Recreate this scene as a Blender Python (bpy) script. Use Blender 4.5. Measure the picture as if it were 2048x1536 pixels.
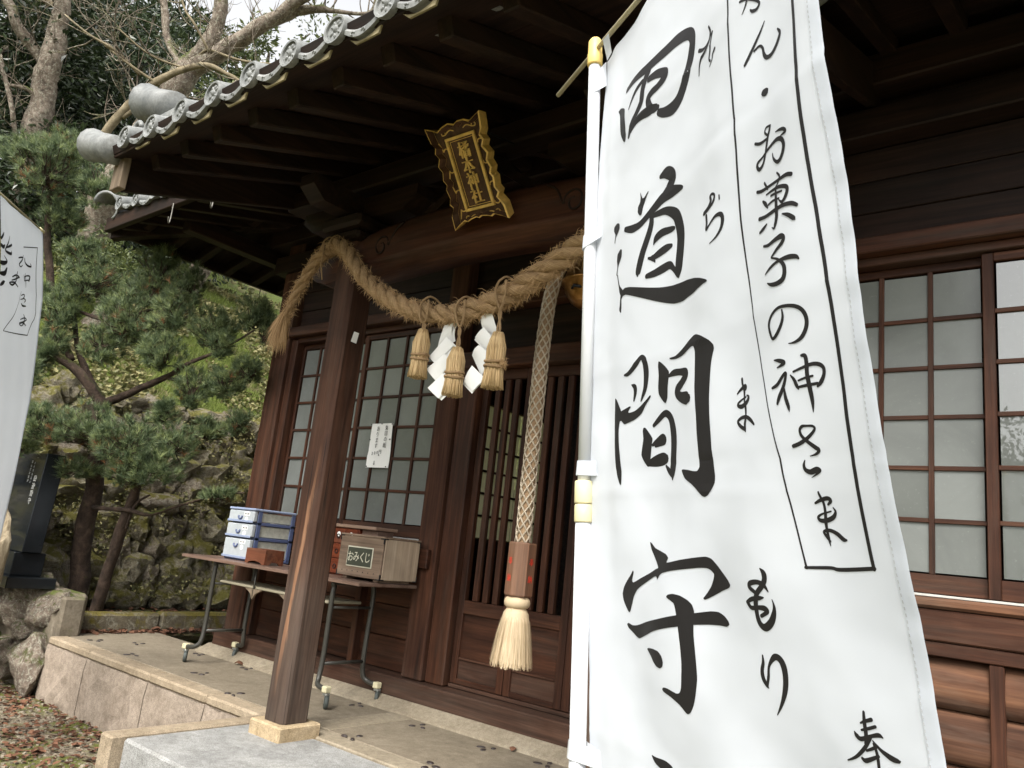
import bpy, bmesh, math, random
from mathutils import Vector, Matrix, noise
random.seed(7)
scene = bpy.context.scene
COL = scene.collection
for o in list(bpy.data.objects): bpy.data.objects.remove(o)
R = math.radians

# ------------------------------------------------------------------ camera, sky, sun, exposure
cam_d = bpy.data.cameras.new('camera'); cam = bpy.data.objects.new('camera', cam_d); COL.objects.link(cam)
cam_d.sensor_width = 36.0; cam_d.lens = 27.369; cam_d.clip_start = 0.02; cam_d.clip_end = 400
yaw, pitch, roll = -0.69283018, 0.21052403, 0.10852735
fw = Vector((math.sin(yaw)*math.cos(pitch), math.cos(yaw)*math.cos(pitch), math.sin(pitch)))
r0 = Vector((math.cos(yaw), -math.sin(yaw), 0)); u0 = r0.cross(fw)
rt = math.cos(roll)*r0 + math.sin(roll)*u0; up = -math.sin(roll)*r0 + math.cos(roll)*u0
cam.matrix_world = Matrix(((rt.x, up.x, -fw.x, 0), (rt.y, up.y, -fw.y, 0), (rt.z, up.z, -fw.z, 1.03), (0, 0, 0, 1)))
scene.camera = cam
world = bpy.data.worlds.new('World'); scene.world = world; world.use_nodes = True
wn = world.node_tree.nodes; wl = world.node_tree.links
SUN_EL, SUN_ROT = R(50), R(158)
sky = wn.new('ShaderNodeTexSky'); sky.sky_type = 'NISHITA'; sky.sun_disc = False
sky.sun_elevation = SUN_EL; sky.sun_rotation = SUN_ROT; sky.dust_density = 4.0; sky.air_density = 1.0
hsv = wn.new('ShaderNodeHueSaturation'); hsv.inputs['Saturation'].default_value = 0.08
wl.new(sky.outputs[0], hsv.inputs['Color'])
wl.new(hsv.outputs[0], wn['Background'].inputs['Color']); wn['Background'].inputs['Strength'].default_value = 0.15
sd = bpy.data.lights.new('sun', 'SUN'); sd.energy = 1.5; sd.angle = R(28); sd.color = (1.0, 0.94, 0.85)
sun = bpy.data.objects.new('sun', sd); COL.objects.link(sun)
sdir = Vector((math.sin(SUN_ROT)*math.cos(SUN_EL), math.cos(SUN_ROT)*math.cos(SUN_EL), math.sin(SUN_EL)))
sun.rotation_euler = sdir.to_track_quat('Z', 'Y').to_euler()
vs = scene.view_settings; vs.view_transform = 'Standard'; vs.look = 'None'; vs.exposure = 1.43; vs.gamma = 1.0
vs.use_curve_mapping = False
scene.cycles.max_bounces = 6; scene.cycles.diffuse_bounces = 3; scene.cycles.transparent_max_bounces = 6

# ------------------------------------------------------------------ materials
def newmat(name):
    m = bpy.data.materials.new(name); m.use_nodes = True
    n = m.node_tree.nodes; n.clear()
    out = n.new('ShaderNodeOutputMaterial'); b = n.new('ShaderNodeBsdfPrincipled')
    m.node_tree.links.new(b.outputs[0], out.inputs[0])
    return m, n, m.node_tree.links, b, out
def nz(n, l, vec, scale, detail=5, rough=0.6, dist=0.0):
    t = n.new('ShaderNodeTexNoise'); t.inputs['Scale'].default_value = scale; t.inputs['Detail'].default_value = detail
    t.inputs['Roughness'].default_value = rough; t.inputs['Distortion'].default_value = dist
    l.new(vec, t.inputs['Vector']); return t.outputs['Fac']
def ramp(n, l, fac, stops):
    r = n.new('ShaderNodeValToRGB'); e = r.color_ramp.elements
    while len(e) > 1: e.remove(e[-1])
    e[0].position = stops[0][0]; e[0].color = tuple(stops[0][1]) + (1,)
    for p, c in stops[1:]:
        x = e.new(p); x.color = tuple(c) + (1,)
    l.new(fac, r.inputs[0]); return r.outputs[0]
def mix(n, l, fac, a, b, typ='MIX'):
    m = n.new('ShaderNodeMix'); m.data_type = 'RGBA'; m.blend_type = typ
    for s, v in ((m.inputs[0], fac), (m.inputs[6], a), (m.inputs[7], b)):
        if isinstance(v, (int, float)): s.default_value = v
        elif isinstance(v, tuple): s.default_value = v + (1,)
        else: l.new(v, s)
    return m.outputs[2]
def math_n(n, l, op, a, b=None, clamp=False):
    m = n.new('ShaderNodeMath'); m.operation = op; m.use_clamp = clamp
    for s, v in ((m.inputs[0], a), (m.inputs[1], b)):
        if v is None: continue
        if isinstance(v, (int, float)): s.default_value = v
        else: l.new(v, s)
    return m.outputs[0]
def coords(n, l, scale=(1, 1, 1), rnd=True):
    tc = n.new('ShaderNodeTexCoord'); mp = n.new('ShaderNodeMapping'); mp.inputs['Scale'].default_value = scale
    if rnd:
        oi = n.new('ShaderNodeObjectInfo'); va = n.new('ShaderNodeVectorMath'); va.operation = 'ADD'
        sc = math_n(n, l, 'MULTIPLY', oi.outputs['Random'], 37.0)
        l.new(tc.outputs['Object'], va.inputs[0]); l.new(sc, va.inputs[1]); l.new(va.outputs[0], mp.inputs['Vector'])
    else: l.new(tc.outputs['Object'], mp.inputs['Vector'])
    return mp.outputs[0], tc
def bump(n, l, b, h, strength=0.3, dist=0.01):
    bp = n.new('ShaderNodeBump'); bp.inputs['Strength'].default_value = strength; bp.inputs['Distance'].default_value = dist
    l.new(h, bp.inputs['Height']); l.new(bp.outputs[0], b.inputs['Normal'])
def wood(name, axis, dark, mid, light, rough=0.55, grey=None, grey_h=None, gscale=1.0, bstr=0.35, worn=False):
    m, n, l, b, out = newmat(name)
    s = [22.0*gscale]*3; s['xyz'.index(axis)] = 1.1*gscale
    v, tc = coords(n, l, tuple(s))
    g1 = nz(n, l, v, 1.0, 6, 0.65, 0.6); 
    s2 = [110.0*gscale]*3; s2['xyz'.index(axis)] = 2.2*gscale
    v2, _ = coords(n, l, tuple(s2)); g2 = nz(n, l, v2, 1.0, 3, 0.6)
    v3, _ = coords(n, l, (1.7, 1.7, 1.7)); g3 = nz(n, l, v3, 1.0, 4, 0.6)
    c = ramp(n, l, g1, [(0.28, dark), (0.5, mid), (0.72, light)])
    fine = ramp(n, l, g2, [(0.3, (0.6, 0.58, 0.56)), (0.62, (1, 1, 1))])
    c = mix(n, l, 0.6, c, fine, 'MULTIPLY')
    patch = ramp(n, l, g3, [(0.28, (0.5, 0.5, 0.5)), (0.5, (0.9, 0.9, 0.88)), (0.72, (1.25, 1.2, 1.12))])
    c = mix(n, l, 0.9, c, patch, 'MULTIPLY')
    v4, _ = coords(n, l, tuple(6.0 if q > 5 else 1.0 for q in s)); g4 = nz(n, l, v4, 1.0, 5, 0.7, 0.5)   # bleached and dusty patches
    c = mix(n, l, ramp(n, l, g4, [(0.5, (0, 0, 0)), (0.75, (0.45, 0.45, 0.45))]), c, tuple(sum(light)/3*k_ for k_ in (1.25, 0.95, 0.72)))
    if grey:
        pos = n.new('ShaderNodeSeparateXYZ'); l.new(tc.outputs['Object'], pos.inputs[0])
        f = math_n(n, l, 'SUBTRACT', grey_h, pos.outputs[2]); f = math_n(n, l, 'ADD', f, math_n(n, l, 'MULTIPLY', math_n(n, l, 'SUBTRACT', g3, 0.5), 2.2))
        f = math_n(n, l, 'MULTIPLY', f, 0.9, True)
        gc = ramp(n, l, g1, [(0.3, tuple(x*0.45 for x in grey)), (0.7, grey)])
        gc = mix(n, l, 0.8, gc, fine, 'MULTIPLY')
        c = mix(n, l, math_n(n, l, 'MULTIPLY', f, 0.85), c, gc)
    if worn:   # bare orange streak where the surface has split away, dark drying cracks
        vs_, _ = coords(n, l, (30, 30, 2.2), False); ws = nz(n, l, vs_, 1.0, 5, 0.65, 0.4)
        ctr = math_n(n, l, 'ADD', math_n(n, l, 'MULTIPLY', pos.outputs[2], 0.055), -3.535)   # line of the split on the front face
        dist = math_n(n, l, 'ABSOLUTE', math_n(n, l, 'SUBTRACT', pos.outputs[0], ctr))
        dist = math_n(n, l, 'ADD', dist, math_n(n, l, 'MULTIPLY', math_n(n, l, 'SUBTRACT', ws, 0.5), 0.09))
        mk1 = ramp(n, l, dist, [(0.012, (1, 1, 1)), (0.020, (0, 0, 0))])
        frt = math_n(n, l, 'LESS_THAN', pos.outputs[1], 2.635); mk1 = math_n(n, l, 'MULTIPLY', mk1, frt)
        zz = ramp(n, l, math_n(n, l, 'MULTIPLY', pos.outputs[2], 0.5), [(0.08, (0, 0, 0)), (0.3, (1, 1, 1)), (0.55, (0.8, 0.8, 0.8)), (0.75, (0, 0, 0))])
        c = mix(n, l, math_n(n, l, 'MULTIPLY', mk1, zz), c, ramp(n, l, g1, [(0.3, (0.1, 0.046, 0.026)), (0.55, (0.22, 0.115, 0.065)), (0.7, (0.33, 0.19, 0.115))]))
        vk, _ = coords(n, l, (48, 48, 1.3), False); cr = nz(n, l, vk, 1.0, 3, 0.5, 0.3)
        c = mix(n, l, ramp(n, l, cr, [(0.30, (0.85, 0.85, 0.85)), (0.36, (0, 0, 0))]), c, (0.012, 0.008, 0.006))
    l.new(c, b.inputs['Base Color']); b.inputs['Roughness'].default_value = rough
    b.inputs['Specular IOR Level'].default_value = 0.2
    h = math_n(n, l, 'ADD', math_n(n, l, 'MULTIPLY', g2, 0.6), g1); bump(n, l, b, h, bstr, 0.004)
    return m
def plain(name, c, rough=0.6, spec=0.5, metal=0.0, var=0.12, vscale=8.0, bstr=0.0, bscale=60.0):
    m, n, l, b, out = newmat(name)
    v, _ = coords(n, l)
    f = nz(n, l, v, vscale, 5, 0.65)
    lo = tuple(x*(1-var) for x in c); hi = tuple(min(1, x*(1+var)) for x in c)
    l.new(ramp(n, l, f, [(0.3, lo), (0.7, hi)]), b.inputs['Base Color'])
    b.inputs['Roughness'].default_value = rough; b.inputs['Metallic'].default_value = metal
    b.inputs['Specular IOR Level'].default_value = spec
    if bstr: bump(n, l, b, nz(n, l, v, bscale, 4), bstr, 0.003)
    return m
def stone(name, lo, mid, hi, scale=5.0, moss=0.0, mossc=(0.06, 0.075, 0.012), lichen=0.0, speck=0.0, rough=0.85, bstr=0.6, bdist=0.02, mscale=2.2):
    m, n, l, b, out = newmat(name)
    v, tc = coords(n, l)
    f = nz(n, l, v, scale, 8, 0.68, 0.3)
    c = ramp(n, l, f, [(0.3, lo), (0.5, mid), (0.7, hi)])
    f2 = nz(n, l, v, scale*9, 4, 0.7)
    c = mix(n, l, 0.6, c, ramp(n, l, f2, [(0.3, (0.55, 0.53, 0.5)), (0.65, (1.1, 1.1, 1.1))]), 'MULTIPLY')
    if speck:
        f5 = nz(n, l, v, 260, 2, 0.5)
        c = mix(n, l, speck, c, ramp(n, l, f5, [(0.35, (0.3, 0.3, 0.3)), (0.5, (1, 1, 1)), (0.66, (1.5, 1.5, 1.5))]), 'MULTIPLY')
    if lichen:
        f3 = nz(n, l, v, scale*2.3, 6, 0.75, 0.8)
        c = mix(n, l, ramp(n, l, f3, [(0.51, (0, 0, 0)), (0.60, (lichen,)*3)]), c, (0.46, 0.45, 0.36))
    if moss:
        geo = n.new('ShaderNodeNewGeometry'); sp = n.new('ShaderNodeSeparateXYZ'); l.new(geo.outputs['Normal'], sp.inputs[0])
        v2, _ = coords(n, l, (1, 1, 1), False)
        f4 = nz(n, l, v2, mscale, 7, 0.7, 0.4)
        k = math_n(n, l, 'ADD', f4, math_n(n, l, 'MULTIPLY', sp.outputs[2], 0.12))
        k = ramp(n, l, k, [(0.62-0.25*moss, (0, 0, 0)), (0.72-0.2*moss, (1, 1, 1))])
        mc = ramp(n, l, nz(n, l, v, scale*14, 4, 0.8), [(0.3, tuple(x*0.4 for x in mossc)), (0.7, tuple(x*1.7 for x in mossc))])
        c = mix(n, l, math_n(n, l, 'MULTIPLY', k, 0.92), c, mc)
    l.new(c, b.inputs['Base Color']); b.inputs['Roughness'].default_value = rough; b.inputs['Specular IOR Level'].default_value = 0.25
    h = math_n(n, l, 'ADD', math_n(n, l, 'MULTIPLY', f2, 0.35), f); bump(n, l, b, h, bstr, bdist)
    return m
def leafmat(name, lo, hi, rough=0.5, trans=0.25, spec=0.4, patchy=False):
    m, n, l, b, out = newmat(name)
    geo = n.new('ShaderNodeNewGeometry')
    c = ramp(n, l, geo.outputs['Random Per Island'], [(0.0, lo), (1.0, hi)])
    if patchy:   # tufts differ in age and hue
        vp, _ = coords(n, l); c = mix(n, l, 0.9, c, ramp(n, l, nz(n, l, vp, 11, 3, 0.65), [(0.36, (0.35, 0.42, 0.42)), (0.52, (0.85, 0.88, 0.85)), (0.66, (1.55, 1.45, 1.2))]), 'MULTIPLY')
    l.new(c, b.inputs['Base Color']); b.inputs['Roughness'].default_value = rough; b.inputs['Specular IOR Level'].default_value = spec
    if trans:
        t = n.new('ShaderNodeBsdfTranslucent'); l.new(c, t.inputs[0])
        ms = n.new('ShaderNodeMixShader'); ms.inputs[0].default_value = trans
        l.new(b.outputs[0], ms.inputs[1]); l.new(t.outputs[0], ms.inputs[2]); l.new(ms.outputs[0], out.inputs[0])
    return m
WD, WM, WL = (0.018, 0.0075, 0.0045), (0.056, 0.0215, 0.0118), (0.102, 0.041, 0.0215)
W = {a: wood('shrine_wood_'+a, a, WD, WM, WL) for a in 'xyz'}
WB = {a: wood('shrine_wood_weathered_'+a, a, (0.02, 0.0085, 0.005), (0.062, 0.025, 0.014), (0.11, 0.047, 0.026), 0.75, (0.09, 0.07, 0.054), 0.5) for a in 'xz'}
WP = wood('porch_post_wood', 'z', (0.024, 0.011, 0.007), (0.064, 0.029, 0.0175), (0.105, 0.05, 0.031), 0.7, (0.1, 0.083, 0.068), 1.05, 0.8, 0.6, True)
WPALE = wood('pale_end_grain_wood', 'z', (0.07, 0.05, 0.035), (0.17, 0.13, 0.09), (0.27, 0.21, 0.15), 0.8)
WR = {a: wood('shade_toned_wood_'+a, a, (0.006, 0.0035, 0.0028), (0.02, 0.010, 0.007), (0.038, 0.019, 0.012), 0.6) for a in 'xy'}  # darker copy of the shrine wood: shade under the roof put into its colour
WLOG = wood('wainscot_board_wood', 'x', (0.035, 0.016, 0.010), (0.1, 0.048, 0.029), (0.22, 0.11, 0.062), 0.85, None, None, 0.6, 0.6)
TRAY = wood('tray_wood', 'x', (0.09, 0.03, 0.017), (0.17, 0.062, 0.035), (0.23, 0.09, 0.05), 0.45)
REDW = wood('red_cabinet_wood', 'x', (0.10, 0.022, 0.01), (0.17, 0.042, 0.02), (0.23, 0.06, 0.028), 0.35)
OMI = wood('fortune_box_wood', 'x', (0.12, 0.083, 0.06), (0.22, 0.155, 0.112), (0.3, 0.222, 0.165), 0.65)
OMIS = wood('fortune_box_side_wood', 'z', (0.3, 0.225, 0.165), (0.44, 0.345, 0.255), (0.52, 0.42, 0.32), 0.65)
GRIP = wood('bell_rope_grip_wood', 'z', (0.075, 0.034, 0.019), (0.16, 0.078, 0.046), (0.23, 0.125, 0.075), 0.6)
TABLEW = wood('table_top_wood', 'x', (0.11, 0.066, 0.05), (0.18, 0.115, 0.09), (0.24, 0.16, 0.125), 0.45)
TILE = stone('roof_tile_clay', (0.11, 0.118, 0.118), (0.185, 0.192, 0.188), (0.27, 0.275, 0.268), 7, rough=0.5, bstr=0.15, bdist=0.004)
TILEB = plain('tile_bedding_board', (0.26, 0.22, 0.13), 0.9, 0.2, 0, 0.25, 14)
CONC = stone('concrete_apron', (0.165, 0.138, 0.1), (0.2, 0.168, 0.122), (0.235, 0.2, 0.148), 2.3, speck=0.35, bstr=0.25, bdist=0.006)
CONCL = stone('pale_mortar', (0.215, 0.18, 0.13), (0.265, 0.225, 0.163), (0.31, 0.268, 0.2), 3.5, speck=0.3, bstr=0.35, bdist=0.008)
KERB = stone('granite_kerb', (0.2, 0.158, 0.108), (0.285, 0.228, 0.158), (0.35, 0.285, 0.205), 3.0, speck=0.5, bstr=0.5, bdist=0.01)
KERBF = stone('granite_facing', (0.19, 0.15, 0.115), (0.275, 0.225, 0.178), (0.345, 0.285, 0.23), 3.4, speck=0.45, bstr=0.7, bdist=0.015)
GRAN = stone('grey_granite', (0.19, 0.19, 0.183), (0.27, 0.27, 0.26), (0.34, 0.34, 0.325), 2.4, speck=0.6, bstr=0.4, bdist=0.008)
PLIN = stone('plinth_stone', (0.27, 0.2, 0.115), (0.37, 0.285, 0.175), (0.44, 0.35, 0.23), 5, speck=0.4, bstr=0.5)
ROCK = stone('boulder_rock', (0.09, 0.072, 0.056), (0.21, 0.165, 0.13), (0.33, 0.27, 0.21), 3.6, 0.22, lichen=0.7, bstr=1.0, bdist=0.04)
ROCKW = [stone('wall_stone_%d' % i, lo, mi, hi, 7.5, ms, (0.17, 0.155, 0.028), lichen=li, bstr=1.0, bdist=0.06) for i, (lo, mi, hi, ms, li) in enumerate([
    ((0.13, 0.11, 0.075), (0.33, 0.285, 0.2), (0.52, 0.46, 0.34), 0.5, 0.9),
    ((0.13, 0.1, 0.08), (0.32, 0.26, 0.2), (0.5, 0.43, 0.34), 0.4, 1.0),
    ((0.11, 0.095, 0.06), (0.28, 0.24, 0.165), (0.46, 0.41, 0.28), 0.68, 0.75)])]
MOSSY = stone('mossy_kerb_stone', (0.06, 0.05, 0.035), (0.13, 0.11, 0.075), (0.2, 0.17, 0.12), 6, 0.45, (0.11, 0.09, 0.014), lichen=0.3, mscale=5)
MORTAR = stone('boulder_mortar', (0.09, 0.075, 0.055), (0.16, 0.135, 0.1), (0.22, 0.19, 0.145), 6, 0.2)
SOIL = stone('soil', (0.035, 0.026, 0.016), (0.075, 0.058, 0.035), (0.13, 0.105, 0.07), 5, 0.45, (0.05, 0.065, 0.01))
GRAVEL = stone('gravel_soil', (0.10, 0.08, 0.055), (0.2, 0.165, 0.12), (0.33, 0.29, 0.22), 14, 0.35, (0.09, 0.1, 0.015), bstr=1.0)
SLOPE = stone('bank_soil', (0.06, 0.05, 0.026), (0.13, 0.11, 0.056), (0.22, 0.185, 0.1), 3, 0.55, (0.085, 0.115, 0.018), bstr=1.0, bdist=0.05)
ROUGHST = stone('rough_beige_stone', (0.2, 0.155, 0.1), (0.34, 0.28, 0.19), (0.46, 0.39, 0.28), 7, bstr=0.8)
BARK = stone('pine_bark', (0.02, 0.014, 0.010), (0.055, 0.037, 0.027), (0.11, 0.075, 0.055), 12, 0.15, bstr=1.0, bdist=0.03)
BARKC = stone('cherry_bark', (0.055, 0.043, 0.034), (0.17, 0.135, 0.105), (0.34, 0.285, 0.235), 13, 0.25, lichen=0.5, bstr=0.8, bdist=0.02)
BARKY = stone('young_branch_bark', (0.1, 0.08, 0.05), (0.2, 0.165, 0.105), (0.29, 0.245, 0.165), 9, bstr=0.5)
NEEDLE = leafmat('pine_needles', (0.055, 0.088, 0.04), (0.275, 0.33, 0.165), 0.5, 0.3, 0.4, True)
NEEDLEB = leafmat('browned_pine_needles', (0.12, 0.055, 0.02), (0.28, 0.14, 0.06), 0.7, 0.15)
LEAFD = leafmat('dark_evergreen_leaves', (0.008, 0.016, 0.007), (0.05, 0.072, 0.03), 0.3, 0.2)
LEAFL = leafmat('light_evergreen_leaves', (0.03, 0.048, 0.014), (0.15, 0.175, 0.06), 0.4, 0.3)
GRASS = leafmat('bank_grass', (0.07, 0.1, 0.016), (0.24, 0.29, 0.07), 0.6, 0.3)
IVY = leafmat('bank_ground_cover', (0.07, 0.08, 0.026), (0.3, 0.27, 0.12), 0.6, 0.2)
DEAD = leafmat('fallen_leaves', (0.045, 0.018, 0.011), (0.2, 0.1, 0.06), 0.75, 0.1, 0.2)
PEBB = leafmat('gravel_stones', (0.08, 0.065, 0.048), (0.28, 0.24, 0.18), 0.85, 0.0, 0.2)
STRAWL = leafmat('pale_straw', (0.36, 0.235, 0.1), (0.66, 0.48, 0.26), 0.65, 0.15)
STRAWD = leafmat('rope_straw_fibres', (0.26, 0.155, 0.066), (0.52, 0.34, 0.17), 0.7, 0.15)
TASS = leafmat('flax_tassel', (0.42, 0.31, 0.18), (0.68, 0.55, 0.37), 0.6, 0.15)
def ropemat(name, a, b_, s=90):
    m, n, l, b, out = newmat(name)
    tc = n.new('ShaderNodeTexCoord'); mp = n.new('ShaderNodeMapping'); l.new(tc.outputs['UV'], mp.inputs['Vector']); mp.inputs['Scale'].default_value = (3, s, 1)
    f = nz(n, l, mp.outputs[0], 1.0, 4, 0.6)
    v, _ = coords(n, l); f2 = nz(n, l, v, 14, 5, 0.7)
    c = ramp(n, l, f, [(0.3, a), (0.68, b_)])
    c = mix(n, l, 0.6, c, ramp(n, l, f2, [(0.3, (0.55, 0.5, 0.45)), (0.65, (1.1, 1.08, 1.05))]), 'MULTIPLY')
    l.new(c, b.inputs['Base Color']); b.inputs['Roughness'].default_value = 0.8; b.inputs['Specular IOR Level'].default_value = 0.2
    bump(n, l, b, f, 0.9, 0.006)
    return m
ROPE = ropemat('straw_rope', (0.21, 0.125, 0.06), (0.54, 0.38, 0.215), 60)
CORD = ropemat('hemp_cord', (0.24, 0.155, 0.09), (0.4, 0.28, 0.17), 30)
CORDL = ropemat('pale_net_cord', (0.48, 0.4, 0.3), (0.66, 0.58, 0.46), 20)
def clothmat():
    m, n, l, b, out = newmat('banner_cloth')
    v, _ = coords(n, l)
    f = nz(n, l, v, 6, 4); c = ramp(n, l, f, [(0.3, (0.625, 0.658, 0.71)), (0.7, (0.665, 0.697, 0.745))])
    l.new(c, b.inputs['Base Color']); b.inputs['Roughness'].default_value = 0.5; b.inputs['Specular IOR Level'].default_value = 0.3
    b.inputs['Sheen Weight'].default_value = 0.15
    w1 = n.new('ShaderNodeTexWave'); w1.inputs['Scale'].default_value = 260; l.new(v, w1.inputs['Vector']); w1.bands_direction = 'Z'
    bump(n, l, b, math_n(n, l, 'ADD', w1.outputs['Fac'], math_n(n, l, 'MULTIPLY', f, 6)), 0.05, 0.001)
    t = n.new('ShaderNodeBsdfTranslucent'); t.inputs[0].default_value = (0.68, 0.72, 0.78, 1)
    ms = n.new('ShaderNodeMixShader'); ms.inputs[0].default_value = 0.34
    l.new(b.outputs[0], ms.inputs[1]); l.new(t.outputs[0], ms.inputs[2]); l.new(ms.outputs[0], out.inputs[0])
    return m
CLOTH = clothmat()
INK = plain('black_ink', (0.012, 0.011, 0.012), 0.55, 0.3, 0, 0.05)
PAPER = plain('white_paper', (0.78, 0.78, 0.76), 0.7, 0.3, 0, 0.03)
PVC = plain('white_pole_plastic', (0.52, 0.535, 0.55), 0.3, 0.5, 0, 0.04)
CREAM = plain('cream_plastic', (0.62, 0.56, 0.33), 0.45, 0.5, 0, 0.08)
YELLOW = plain('yellowed_plastic', (0.66, 0.47, 0.14), 0.5, 0.5, 0, 0.12, 40)
ROD = plain('tan_rod_plastic', (0.4, 0.35, 0.22), 0.4, 0.5, 0, 0.08)
GOLD = plain('gold_leaf', (0.72, 0.46, 0.13), 0.35, 0.6, 0.0, 0.25, 25, 0.3, 50)
PLQ = wood('plaque_board_wood', 'z', (0.05, 0.026, 0.016), (0.1, 0.052, 0.033), (0.14, 0.075, 0.047), 0.6)
BRASS = plain('bell_brass', (0.3, 0.15, 0.045), 0.32, 0.5, 0.85, 0.35, 9)
IRON = plain('black_iron', (0.012, 0.012, 0.013), 0.5, 0.5, 0.3)
STEEL = plain('dark_painted_steel', (0.045, 0.043, 0.036), 0.4, 0.5, 0.1, 0.2)
CASTM = plain('caster_metal', (0.35, 0.36, 0.34), 0.4, 0.5, 0.7)
RUBBER = plain('caster_rubber', (0.05, 0.06, 0.055), 0.6)
BEIGEP = plain('beige_plastic_ferrule', (0.6, 0.55, 0.36), 0.5)
BLUEP = plain('blue_plastic', (0.085, 0.11, 0.21), 0.35, 0.5, 0, 0.06)
BLUEL = plain('pale_blue_plastic', (0.25, 0.3, 0.43), 0.35, 0.5, 0, 0.06)
CLEARP = plain('frosted_drawer_plastic', (0.4, 0.43, 0.45), 0.3, 0.5, 0, 0.1, 18)
DRAWS = plain('stored_paper', (0.5, 0.5, 0.43), 0.6, 0.3, 0, 0.2, 30)
GREEN = plain('dark_green_sign', (0.04, 0.045, 0.03), 0.5)
SIGNW = plain('pale_sign_lettering', (0.55, 0.53, 0.42), 0.6)
RED = plain('red_lettering', (0.55, 0.03, 0.012), 0.6)
BLACKG = plain('polished_black_granite', (0.010, 0.012, 0.014), 0.16, 0.5, 0, 0.2, 40)
STELET = plain('white_engraved_lettering', (0.3, 0.3, 0.28), 0.7)
def glassmat(name, c, rough, spec, coat):
    m, n, l, b, out = newmat(name); v, _ = coords(n, l)
    oi = n.new('ShaderNodeObjectInfo'); f = nz(n, l, v, 1.8, 5, 0.65, 0.6)
    col = ramp(n, l, f, [(0.25, tuple(x*0.78 for x in c)), (0.75, tuple(x*1.2 for x in c))])
    col = mix(n, l, 1.0, col, ramp(n, l, oi.outputs['Random'], [(0.0, (0.82, 0.82, 0.8)), (1.0, (1.14, 1.14, 1.14))]), 'MULTIPLY')
    v2, _ = coords(n, l, (60, 60, 60)); d = nz(n, l, v2, 1.0, 4, 0.8)
    col = mix(n, l, ramp(n, l, d, [(0.60, (0, 0, 0)), (0.74, (0.35, 0.35, 0.35))]), col, tuple(min(1, x*1.9) for x in c))   # dust specks
    l.new(col, b.inputs['Base Color']); b.inputs['Specular IOR Level'].default_value = spec
    l.new(math_n(n, l, 'ADD', math_n(n, l, 'MULTIPLY', f, rough*0.6), rough*0.7), b.inputs['Roughness'])
    b.inputs['Coat Weight'].default_value = coat; b.inputs['Coat IOR'].default_value = 1.9; b.inputs['Coat Roughness'].default_value = 0.01
    return m
SHOJI = glassmat('frosted_glass', (0.158, 0.168, 0.16), 0.2, 0.3, 0.0)
SHOJIC = glassmat('clear_glass_over_paper', (0.12, 0.128, 0.118), 0.2, 0.3, 1.0)
HOOKM = plain('galvanised_hook', (0.16, 0.15, 0.13), 0.5, 0.5, 0.3)
STRIPM = plain('aluminium_track', (0.62, 0.6, 0.56), 0.35, 0.5, 0.4)
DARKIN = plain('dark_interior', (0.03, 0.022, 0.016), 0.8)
STONEP = plain('inlaid_dark_pebble', (0.03, 0.022, 0.02), 0.5, 0.5, 0, 0.3)
def transl(name, c):
    m, n, l, b, out = newmat(name); b.inputs['Base Color'].default_value = c+(1,); b.inputs['Roughness'].default_value = 0.4
    t = n.new('ShaderNodeBsdfTranslucent'); t.inputs[0].default_value = c+(1,)
    ms = n.new('ShaderNodeMixShader'); ms.inputs[0].default_value = 0.75
    l.new(b.outputs[0], ms.inputs[1]); l.new(t.outputs[0], ms.inputs[2]); l.new(ms.outputs[0], out.inputs[0]); return m
BACKLIT = transl('daylit_paper_glass', (0.88, 0.86, 0.7))

# ------------------------------------------------------------------ geometry helpers
def link(o, parent=None):
    COL.objects.link(o)
    if parent is not None:
        o.parent = parent
        if parent.type == 'EMPTY': o.matrix_parent_inverse = Matrix.Translation(-parent.location)
    return o
def tag(o, label=None, cat=None, group=None, kind=None):
    for k, v in (('label', label), ('category', cat), ('group', group), ('kind', kind)):
        if v: o[k] = v
    return o
def thing(name, label, cat, loc=(0, 0, 0), group=None):
    o = bpy.data.objects.new(name, None); o.location = loc; o.empty_display_size = 0.1
    COL.objects.link(o); return tag(o, label, cat, group)
def mk(name, verts, faces, mat, parent=None, smooth=False, uvs=None):
    me = bpy.data.meshes.new(name); me.from_pydata([tuple(v) for v in verts], [], faces)
    if mat: me.materials.append(mat)
    if smooth:
        me.polygons.foreach_set('use_smooth', [True]*len(me.polygons))
    if uvs:
        ul = me.uv_layers.new(name='UVMap')
        for lp in me.loops: ul.data[lp.index].uv = uvs[lp.vertex_index]
    me.update()
    return link(bpy.data.objects.new(name, me), parent)
def inst(name, me, parent=None, loc=(0, 0, 0), rot=(0, 0, 0), scale=(1, 1, 1)):
    o = bpy.data.objects.new(name, me); o.location = loc; o.rotation_euler = rot; o.scale = scale
    return link(o, parent)
class MB:
    def __init__(s): s.v = []; s.f = []; s.uv = []
    def add(s, v, f, uv=None):
        k = len(s.v); s.v += [tuple(x) for x in v]; s.f += [tuple(i+k for i in q) for q in f]
        s.uv += uv if uv else [(0, 0)]*len(v); return s
    def box(s, x0, x1, y0, y1, z0, z1, b=0.0):
        v, f = cbox(x0, x1, y0, y1, z0, z1, b); return s.add(v, f)
    def build(s, name, mat, parent=None, smooth=False):
        return mk(name, s.v, s.f, mat, parent, smooth, s.uv)
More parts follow.
